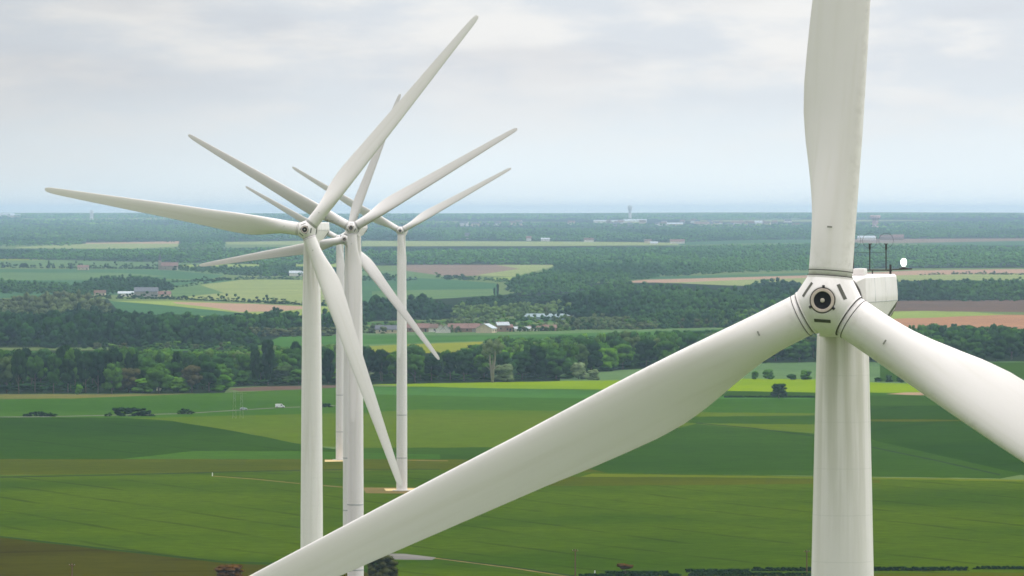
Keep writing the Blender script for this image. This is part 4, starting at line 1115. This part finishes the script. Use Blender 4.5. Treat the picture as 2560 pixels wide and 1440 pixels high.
# ------------------------------------------------------------------ buildings
def flat(name, rgb, var=0.1, sc=0.4, rough=0.8): return noisy(name, s2l(rgb), var, sc, rough)
flat('wall_cream', (205, 190, 160)); flat('wall_white', (225, 222, 214)); flat('wall_grey', (150, 148, 146)); flat('wall_brick', (146, 124, 108))
flat('roof_red', (122, 94, 86)); flat('roof_brown', (104, 84, 74)); flat('roof_slate', (88, 92, 100)); flat('roof_metal', (172, 180, 186)); flat('roof_dark', (66, 58, 54))
flat('window_dark', (40, 44, 50)); flat('stone', (150, 142, 126)); flat('glass_sheet', (128, 146, 152), rough=0.7)
def building(u, v, wm, dm, hm, rm, wall, roof, label, rz=0.0, name='house', cat='house', group=None, wins=3, door=True, chim=False, spire=0):
    p = gnd(u, v)
    o = empty(name, p, rz, label=label, cat=cat, group=group)
    bm = bmesh.new()
    # walls with gables
    x0, x1, y0, y1 = -wm / 2, wm / 2, -dm / 2, dm / 2
    vs = [bm.verts.new(c) for c in [(x0, y0, -1), (x1, y0, -1), (x1, y1, -1), (x0, y1, -1), (x0, y0, hm), (x1, y0, hm), (x1, y1, hm), (x0, y1, hm), (x0, 0, hm + rm), (x1, 0, hm + rm)]]
    for f in [(0, 1, 5, 4), (2, 3, 7, 6), (1, 2, 6, 9, 5), (3, 0, 4, 8, 7), (0, 3, 2, 1), (4, 5, 9, 8), (6, 7, 8, 9)]: bm.faces.new([vs[i] for i in f])
    mesh_obj('wall', bm_mesh('wall', bm), o, MATS[wall])
    bm = bmesh.new(); e = 0.5; th = 0.25; sl = rm / (dm / 2)
    for sgn in (-1, 1):
        q = [(x0 - e, sgn * (dm / 2 + e), hm - e * sl), (x1 + e, sgn * (dm / 2 + e), hm - e * sl), (x1 + e, 0, hm + rm), (x0 - e, 0, hm + rm)]
        a = [bm.verts.new((x, y, z + 0.03)) for x, y, z in q]; b_ = [bm.verts.new((x, y, z + th)) for x, y, z in q]
        bm.faces.new(a); bm.faces.new(b_[::-1])
        for k in range(4): bm.faces.new((a[k], a[(k + 1) % 4], b_[(k + 1) % 4], b_[k]))
    rf = mesh_obj('roof', bm_mesh('roof', bm), o, MATS[roof])
    if chim:
        bm = bmesh.new(); box(bm, x0 + 1.2, x0 + 2.0, -0.4, 0.4, hm + rm * 0.6, hm + rm + 1.0); mesh_obj('chimney', bm_mesh('chimney', bm), rf, MATS['wall_brick'])
    for k in range(wins):
        x = x0 + (k + 0.6) * wm / (wins + 0.2)
        bm = bmesh.new(); box(bm, x - 0.5, x + 0.5, y0 - 0.05, y0 + 0.1, hm * 0.35, hm * 0.35 + 1.3); mesh_obj('window', bm_mesh('window', bm), o, MATS['window_dark'])
    if door:
        bm = bmesh.new(); w_ = 1.0 if wm < 20 else 3.6; h_ = 2.1 if wm < 20 else min(3.8, hm - 0.4)
        box(bm, x1 - 1.5 - w_, x1 - 1.5, y0 - 0.07, y0 + 0.1, 0, h_); mesh_obj('door', bm_mesh('door', bm), o, MATS['window_dark' if wm < 20 else 'wall_grey'])
    if spire:
        bm = bmesh.new(); box(bm, x0 - 4.5, x0, -2.2, 2.2, -1, hm + rm + 3); mesh_obj('bell_tower', bm_mesh('bell_tower', bm), o, MATS['stone'])
        bm = bmesh.new(); r_ = bmesh.ops.create_cone(bm, cap_ends=True, segments=4, radius1=3.4, radius2=0.05, depth=spire)
        bmesh.ops.rotate(bm, verts=bm.verts, cent=(0, 0, 0), matrix=Matrix.Rotation(R(45), 3, 'Z'))
        bmesh.ops.translate(bm, verts=bm.verts, vec=(x0 - 2.25, 0, hm + rm + 3 + spire / 2)); mesh_obj('spire', bm_mesh('spire', bm), o, MATS['roof_slate'])
    return o
VG = 'buildings of the village'
# farm at left
building(322, 741, 22, 12, 3.2, 2.0, 'wall_white', 'roof_metal', 'long low shed with a bright pale roof at the left farm', name='farm_shed', cat='shed', wins=0)
building(366, 744, 24, 18, 6.5, 4.0, 'wall_grey', 'roof_slate', 'large grey barn of the left farm', name='barn', cat='barn', wins=0)
building(405, 744, 18, 10, 3.6, 3.0, 'wall_cream', 'roof_red', 'red roofed farmhouse right of the grey barn', chim=True)
building(250, 739, 12, 9, 3.0, 2.6, 'wall_cream', 'roof_brown', 'small brown roofed house left of the pale farm shed')
building(424, 675, 24, 12, 6, 5, 'stone', 'roof_red', 'distant stone church with a slate spire in the far hedgerow', name='church', cat='church', spire=12, wins=2, door=False)
building(208, 675, 16, 10, 4, 3, 'wall_cream', 'roof_red', 'tiny cream house among hedges left of the church')
building(744, 690, 22, 12, 4, 3.0, 'wall_white', 'roof_metal', 'pale roofed barn behind the second nearest turbine tower', name='barn', cat='barn', wins=0)
# village in the middle
vil = [(972, 833, 22, 10, 3.6, 3.4, 'wall_cream', 'roof_slate', 'long cream barn with a dark roof at the left end of the village', 'barn'),
       (1046, 830, 18, 10, 4, 3.6, 'wall_brick', 'roof_red', 'red roofed house right of the rightmost clustered tower', 'house'),
       (1076, 830, 12, 9, 4, 3.2, 'wall_white', 'roof_brown', 'white house with a brown roof between red roofs', 'house'),
       (1102, 832, 7, 8, 3.0, 4.2, 'wall_white', 'roof_brown', 'small white gabled house in the village centre', 'house'),
       (1114, 832, 7, 8, 2.8, 4.0, 'wall_white', 'roof_slate', 'small white house with slate roof beside its gabled neighbour', 'house'),
       (1160, 830, 26, 11, 3.6, 4.0, 'wall_brick', 'roof_red', 'longest red roofed barn in the village', 'barn'),
       (1192, 830, 14, 10, 3.4, 3.6, 'wall_brick', 'roof_brown', 'brown roofed barn joined behind the grey one', 'barn'),
       (1216, 832, 12, 14, 4.2, 4.0, 'wall_cream', 'roof_metal', 'cream house with a pale grey roof at the village edge', 'house'),
       (1256, 829, 10, 9, 6.0, 2.6, 'wall_brick', 'roof_metal', 'tall brick building with a pale roof right of the village', 'house'),
       (1272, 829, 6, 8, 4.0, 2.4, 'wall_brick', 'roof_red', 'narrow brick house beside the tall brick building', 'house'),
       (1305, 828, 14, 7, 2.4, 1.6, 'wall_white', 'roof_metal', 'low white shed right of the brick buildings', 'shed'),
       (1340, 827, 14, 7, 2.6, 1.8, 'wall_white', 'roof_brown', 'low white house with a brown roof near the hedge', 'house'),
       (1374, 827, 11, 8, 3.0, 2.4, 'wall_brick', 'roof_red', 'rightmost small red roofed house of the village', 'house')]
for j, (u, v, w_, d_, h_, r_, wl, rf, lab, nm) in enumerate(vil):
    building(u, v, w_ * 0.9, d_ * 0.9, h_ * 0.82, r_ * 0.82, wl, rf, lab, rz=R([4, -6, 8, 86, 88, -5, 10, 70, 12, 4, -4, 6, 3][j]), name=nm, cat=nm, group=VG, wins=2 if w_ < 15 else 4, chim=(nm == 'house' and w_ > 8))
building(2500, 884, 14, 9, 3.4, 3.4, 'wall_grey', 'roof_brown', 'grey house with a brown roof among trees at the right edge', rz=R(20), chim=True)
building(1372, 799, 40, 14, 2.2, 2.6, 'glass_sheet', 'glass_sheet', 'pale blue greenhouse roof beyond the village', name='greenhouse', cat='greenhouse', wins=0, door=False)
# far buildings
far = [(2167, 600, 60, 20, 7, 6, 'wall_white', 'roof_metal', 'far white farm building beside the top blade', 'farm_building'),
       (2222, 600, 60, 20, 8, 8, 'wall_brick', 'roof_brown', 'far brown farm building behind the nacelle masts', 'farm_building'),
       (2246, 600, 34, 20, 8, 9, 'wall_brick', 'roof_red', 'far reddish farm building, right of the two brown ones', 'farm_building'),
       (1693, 609, 44, 16, 6, 6, 'wall_white', 'roof_red', 'far white building with a red roof at the forest edge', 'farm_building'),
       (1620, 608, 22, 14, 6, 5, 'wall_cream', 'roof_brown', 'far cream house left of the red roofed building', 'house'),
       (1635, 611, 22, 14, 4, 4, 'wall_white', 'roof_metal', 'far low white house beside the pale field', 'house'),
       (1472, 605, 30, 14, 6, 6, 'wall_white', 'roof_brown', 'far white gabled house at the end of the pale field', 'house'),
       (1322, 602, 16, 14, 8, 6, 'wall_white', 'roof_red', 'far white house with a reddish roof above the pale field', 'house'),
       (1358, 603, 14, 12, 6, 4, 'wall_white', 'roof_metal', 'tiny far white house, left of a similar one above the pale field', 'house'),
       (1369, 603, 14, 12, 6, 4, 'wall_white', 'roof_metal', 'tiny far white house, right of a similar one above the pale field', 'house'),
       (1168, 598, 16, 12, 12, 8, 'wall_grey', 'roof_slate', 'far grey tower-like building in the forest edge', 'house'),
       (1530, 557, 190, 30, 9, 4, 'wall_white', 'roof_metal', 'very long white warehouse under the white water tower', 'warehouse'),
       (1588, 556, 120, 30, 10, 5, 'wall_white', 'roof_metal', 'shorter white warehouse right of the long one', 'warehouse'),
       (1890, 563, 60, 30, 12, 8, 'wall_white', 'roof_metal', 'far white house of the distant town', 'house'),
       (1840, 563, 50, 30, 10, 8, 'wall_white', 'roof_brown', 'far brown roofed white house of the distant town', 'house'),
       (1755, 564, 60, 30, 9, 6, 'wall_cream', 'roof_red', 'far cream house of the distant town', 'house'),
       (1683, 565, 90, 30, 9, 6, 'wall_cream', 'roof_metal', 'far wide cream block left in the distant town', 'house'),
       (8, 543, 140, 40, 16, 6, 'wall_white', 'roof_metal', 'bright white building on the horizon in the left corner', 'warehouse'),
       (38, 544, 60, 40, 12, 6, 'wall_cream', 'roof_metal', 'smaller cream building beside the white one on the left horizon', 'warehouse')]
for u, v, w_, d_, h_, r_, wl, rf, lab, nm in far:
    building(u, v, w_ * 0.75, d_, h_ * 0.8, r_ * 0.8, wl, rf, lab, name=nm, cat=nm.replace('_', ' '), wins=0, door=False)
# scattered small town houses on the far slopes
for k in range(34):
    u = rnd.choice([rnd.uniform(1640, 1990), rnd.uniform(1640, 1990), rnd.uniform(1150, 1640)]); v = rnd.uniform(556, 567)
    building(u, v, rnd.uniform(14, 34), 14, rnd.uniform(6, 11), 6, rnd.choice(['wall_cream', 'wall_grey', 'wall_white']), rnd.choice(['roof_red', 'roof_brown', 'roof_slate']),
             'tiny house of the hazy town below the horizon', rz=rnd.uniform(-.5, .5), group='houses of the hazy far town', wins=0, door=False)
def water_tower(u, v, hm, r1, r2, label, mat, cupmat):
    p = gnd(u, v); o = empty('water_tower', p, 0, label=label, cat='water tower')
    bm = bmesh.new(); lathe(bm, [(r1 * 1.25, -4), (r1, hm * 0.2), (r1, hm * 0.62), (r1 * 1.3, hm * 0.72)], 24); mesh_obj('shaft', bm_mesh('shaft', bm, angle=30), o, MATS[mat])
    bm = bmesh.new(); lathe(bm, [(r1 * 1.3, hm * 0.68), (r2, hm * 0.80), (r2, hm * 0.97), (r2 * 0.9, hm)], 24); mesh_obj('tank', bm_mesh('tank', bm, angle=30), o, MATS[cupmat])
flat('tower_white', (240, 240, 236)); flat('tower_pink', (214, 180, 176))
water_tower(1575, 549, 62, 6.5, 10, 'white water tower standing on the horizon', 'tower_white', 'tower_white')
water_tower(2188, 568, 40, 10, 18, 'pinkish water tower beyond the forest, right of the top blade', 'tower_pink', 'tower_pink')
water_tower(229, 550, 42, 7, 8, 'slim white tower on the left horizon', 'tower_white', 'tower_white')

# ------------------------------------------------------------------ vehicles, poles, posts
flat('paint_white', (232, 234, 236), 0.04, 1.0, 0.35); flat('paint_silver', (176, 188, 194), 0.04, 1.0, 0.35); flat('tyre', (24, 24, 26)); flat('pole_wood', (104, 74, 56)); flat('rim', (130, 130, 134))
def vehicle(u, v, L, Hh, label, paint, name, cat, van):
    p = gnd(u, v); o = empty(name, p, R(4), label=label, cat=cat)
    Wd = 1.9
    if van: prof = [(-L / 2, .35), (-L / 2, Hh * .97), (-L / 2 + .15, Hh), (L * .22, Hh), (L * .36, Hh * .62), (L * .49, Hh * .5), (L / 2, .75), (L / 2, .35)]
    else: prof = [(-L / 2, .35), (-L / 2, .85), (-L * .38, .95), (-L * .28, Hh * .96), (-L * .1, Hh), (L * .08, Hh * .97), (L * .24, .95), (L * .46, .8), (L / 2, .6), (L / 2, .35)]
    bm = bmesh.new(); a = [bm.verts.new((x, -Wd / 2, z)) for x, z in prof]; b_ = [bm.verts.new((x, Wd / 2, z)) for x, z in prof]
    bm.faces.new(a); bm.faces.new(b_[::-1])
    for k in range(len(a)): bm.faces.new((a[k], a[(k + 1) % len(a)], b_[(k + 1) % len(a)], b_[k]))
    bmesh.ops.recalc_face_normals(bm, faces=bm.faces)
    bmesh.ops.bevel(bm, geom=list(bm.edges), offset=0.06, segments=2, affect='EDGES')
    body = mesh_obj('body', bm_mesh('body', bm, angle=40), o, MATS[paint])
    bm = bmesh.new()
    if van: box(bm, L * .06, L * .24, -Wd / 2 - .012, -Wd / 2 + .02, Hh * .58, Hh * .86)
    else: box(bm, -L * .24, L * .1, -Wd / 2 - .012, -Wd / 2 + .02, Hh * .68, Hh * .9)
    mesh_obj('side_window', bm_mesh('side_window', bm), o, MATS['window_dark'])
    for x in (-L * .32, L * .32):
        for y in (-Wd / 2 + .08, Wd / 2 - .08):
            bm = bmesh.new(); tube(bm, [(x, y - .12, .34), (x, y + .12, .34)], .34, 18); w_ = mesh_obj('wheel', bm_mesh('wheel', bm, angle=40), o, MATS['tyre'])
            bm = bmesh.new(); tube(bm, [(x, y - .13, .34), (x, y + .13, .34)], .2, 12); mesh_obj('rim', bm_mesh('rim', bm, angle=40), w_, MATS['rim'])
vehicle(700, 1019.5, 4.4, 1.8, 'white van driving on the field road before the left wood', 'paint_white', 'van', 'van', True)
vehicle(609, 1025, 3.4, 1.2, 'pale silver car behind the white van on the field road', 'paint_silver', 'car', 'car', False)
def pole(u, v, hpx, label, arm=True):
    p = gnd(u, v); h = hpx * m_per_px(p.y); o = empty('utility_pole', p, 0, label=label, cat='utility pole', group='wooden poles along the lower fields')
    bm = bmesh.new(); tube(bm, [(0, 0, -.5), (0, 0, h)], [.17, .11], 10); mesh_obj('shaft', bm_mesh('shaft', bm, angle=40), o, MATS['pole_wood'])
    if arm:
        bm = bmesh.new(); box(bm, -.7, .7, -.14, -.03, h - .55, h - .4); mesh_obj('crossarm', bm_mesh('crossarm', bm), o, MATS['pole_wood'])
        for x in (-.6, 0.0, .6):
            bm = bmesh.new(); lathe(bm, [(.04, h - .4), (.07, h - .3), (.04, h - .2)], 10)
            bmesh.ops.translate(bm, verts=bm.verts, vec=(x, -.08, 0)); mesh_obj('insulator', bm_mesh('insulator', bm), o, MATS['wall_grey'])
pole(1438, 1452, 80, 'tall thin wooden pole left of the rust-brown tree')
pole(2017, 1432, 58, 'thin wooden pole just left of the nearest tower')
pole(180, 1462, 54, 'short wooden pole in the ochre field at bottom left')
pole(2506, 832, 22, 'small far pole at the right edge over the orange field', arm=False)
def marker(u, v, hm, label):
    p = gnd(u, v); o = empty('marker_post', p, 0, label=label, cat='marker post')
    bm = bmesh.new(); lathe(bm, [(.13, -.3), (.13, hm * .8), (.07, hm)], 12); mesh_obj('post', bm_mesh('post', bm, angle=40), o, MATS['paint_white'])
    bm = bmesh.new(); lathe(bm, [(.14, hm * .62), (.14, hm * .72)], 12, cap=False); mesh_obj('band', bm_mesh('band', bm), o, MATS['band_grey'])
marker(1487, 1437, 1.0, 'small white post beside the dark hedges near the rust-brown tree')
marker(531, 1190, 1.1, 'small white post where the dirt track meets the field edge')
def lattice(u, v, hpx, label):
    p = gnd(u, v); h = hpx * m_per_px(p.y); o = empty('lattice_mast', p, 0, label=label, cat='mast', group='faint lattice masts by the road')
    bm = bmesh.new(); b0, b1 = 0.8, 0.3
    for sx in (-1, 1):
        for sy in (-1, 1): tube(bm, [(sx * b0, sy * b0, -.3), (sx * b1, sy * b1, h)], .018, 5)
    n = 9
    for k in range(n):
        z0, z1 = h * k / n, h * (k + 1) / n; a = b0 + (b1 - b0) * k / n; c = b0 + (b1 - b0) * (k + 1) / n; s = 1 if k % 2 else -1
        tube(bm, [(-s * a, -a, z0), (s * c, -c, z1)], .012, 4); tube(bm, [(-s * a, a, z0), (s * c, c, z1)], .012, 4)
    mesh_obj('frame', bm_mesh('frame', bm), o, MATS['wall_grey'])
    bm = bmesh.new(); tube(bm, [(-2.2, 0, h - .6), (2.2, 0, h - .6)], .03, 6); mesh_obj('crossarm', bm_mesh('crossarm', bm), o, MATS['wall_grey'])
lattice(586, 1046, 70, 'faint thin lattice mast left of the silver car')
lattice(604, 1046, 66, 'faint thin lattice mast beside the silver car')

# ------------------------------------------------------------------ haze
bm = bmesh.new(); box(bm, -21500, 21500, -3500, 37000, -12, 131)
hz = mesh_obj('haze', bm_mesh('haze', bm)); tag(hz, 'pale blue haze over the plain', 'haze', kind='stuff')
hm = bpy.data.materials.new('haze'); hm.use_nodes = True; t = hm.node_tree; t.nodes.clear()
pv = nd(t, 'ShaderNodeVolumePrincipled'); pv.inputs['Color'].default_value = (0.53, 0.75, 1.0, 1)
pv.inputs['Density'].default_value = 3.5e-5; pv.inputs['Anisotropy'].default_value = 0.0
oo = nd(t, 'ShaderNodeOutputMaterial'); t.links.new(pv.outputs[0], oo.inputs['Volume'])
hz.data.materials.append(hm)
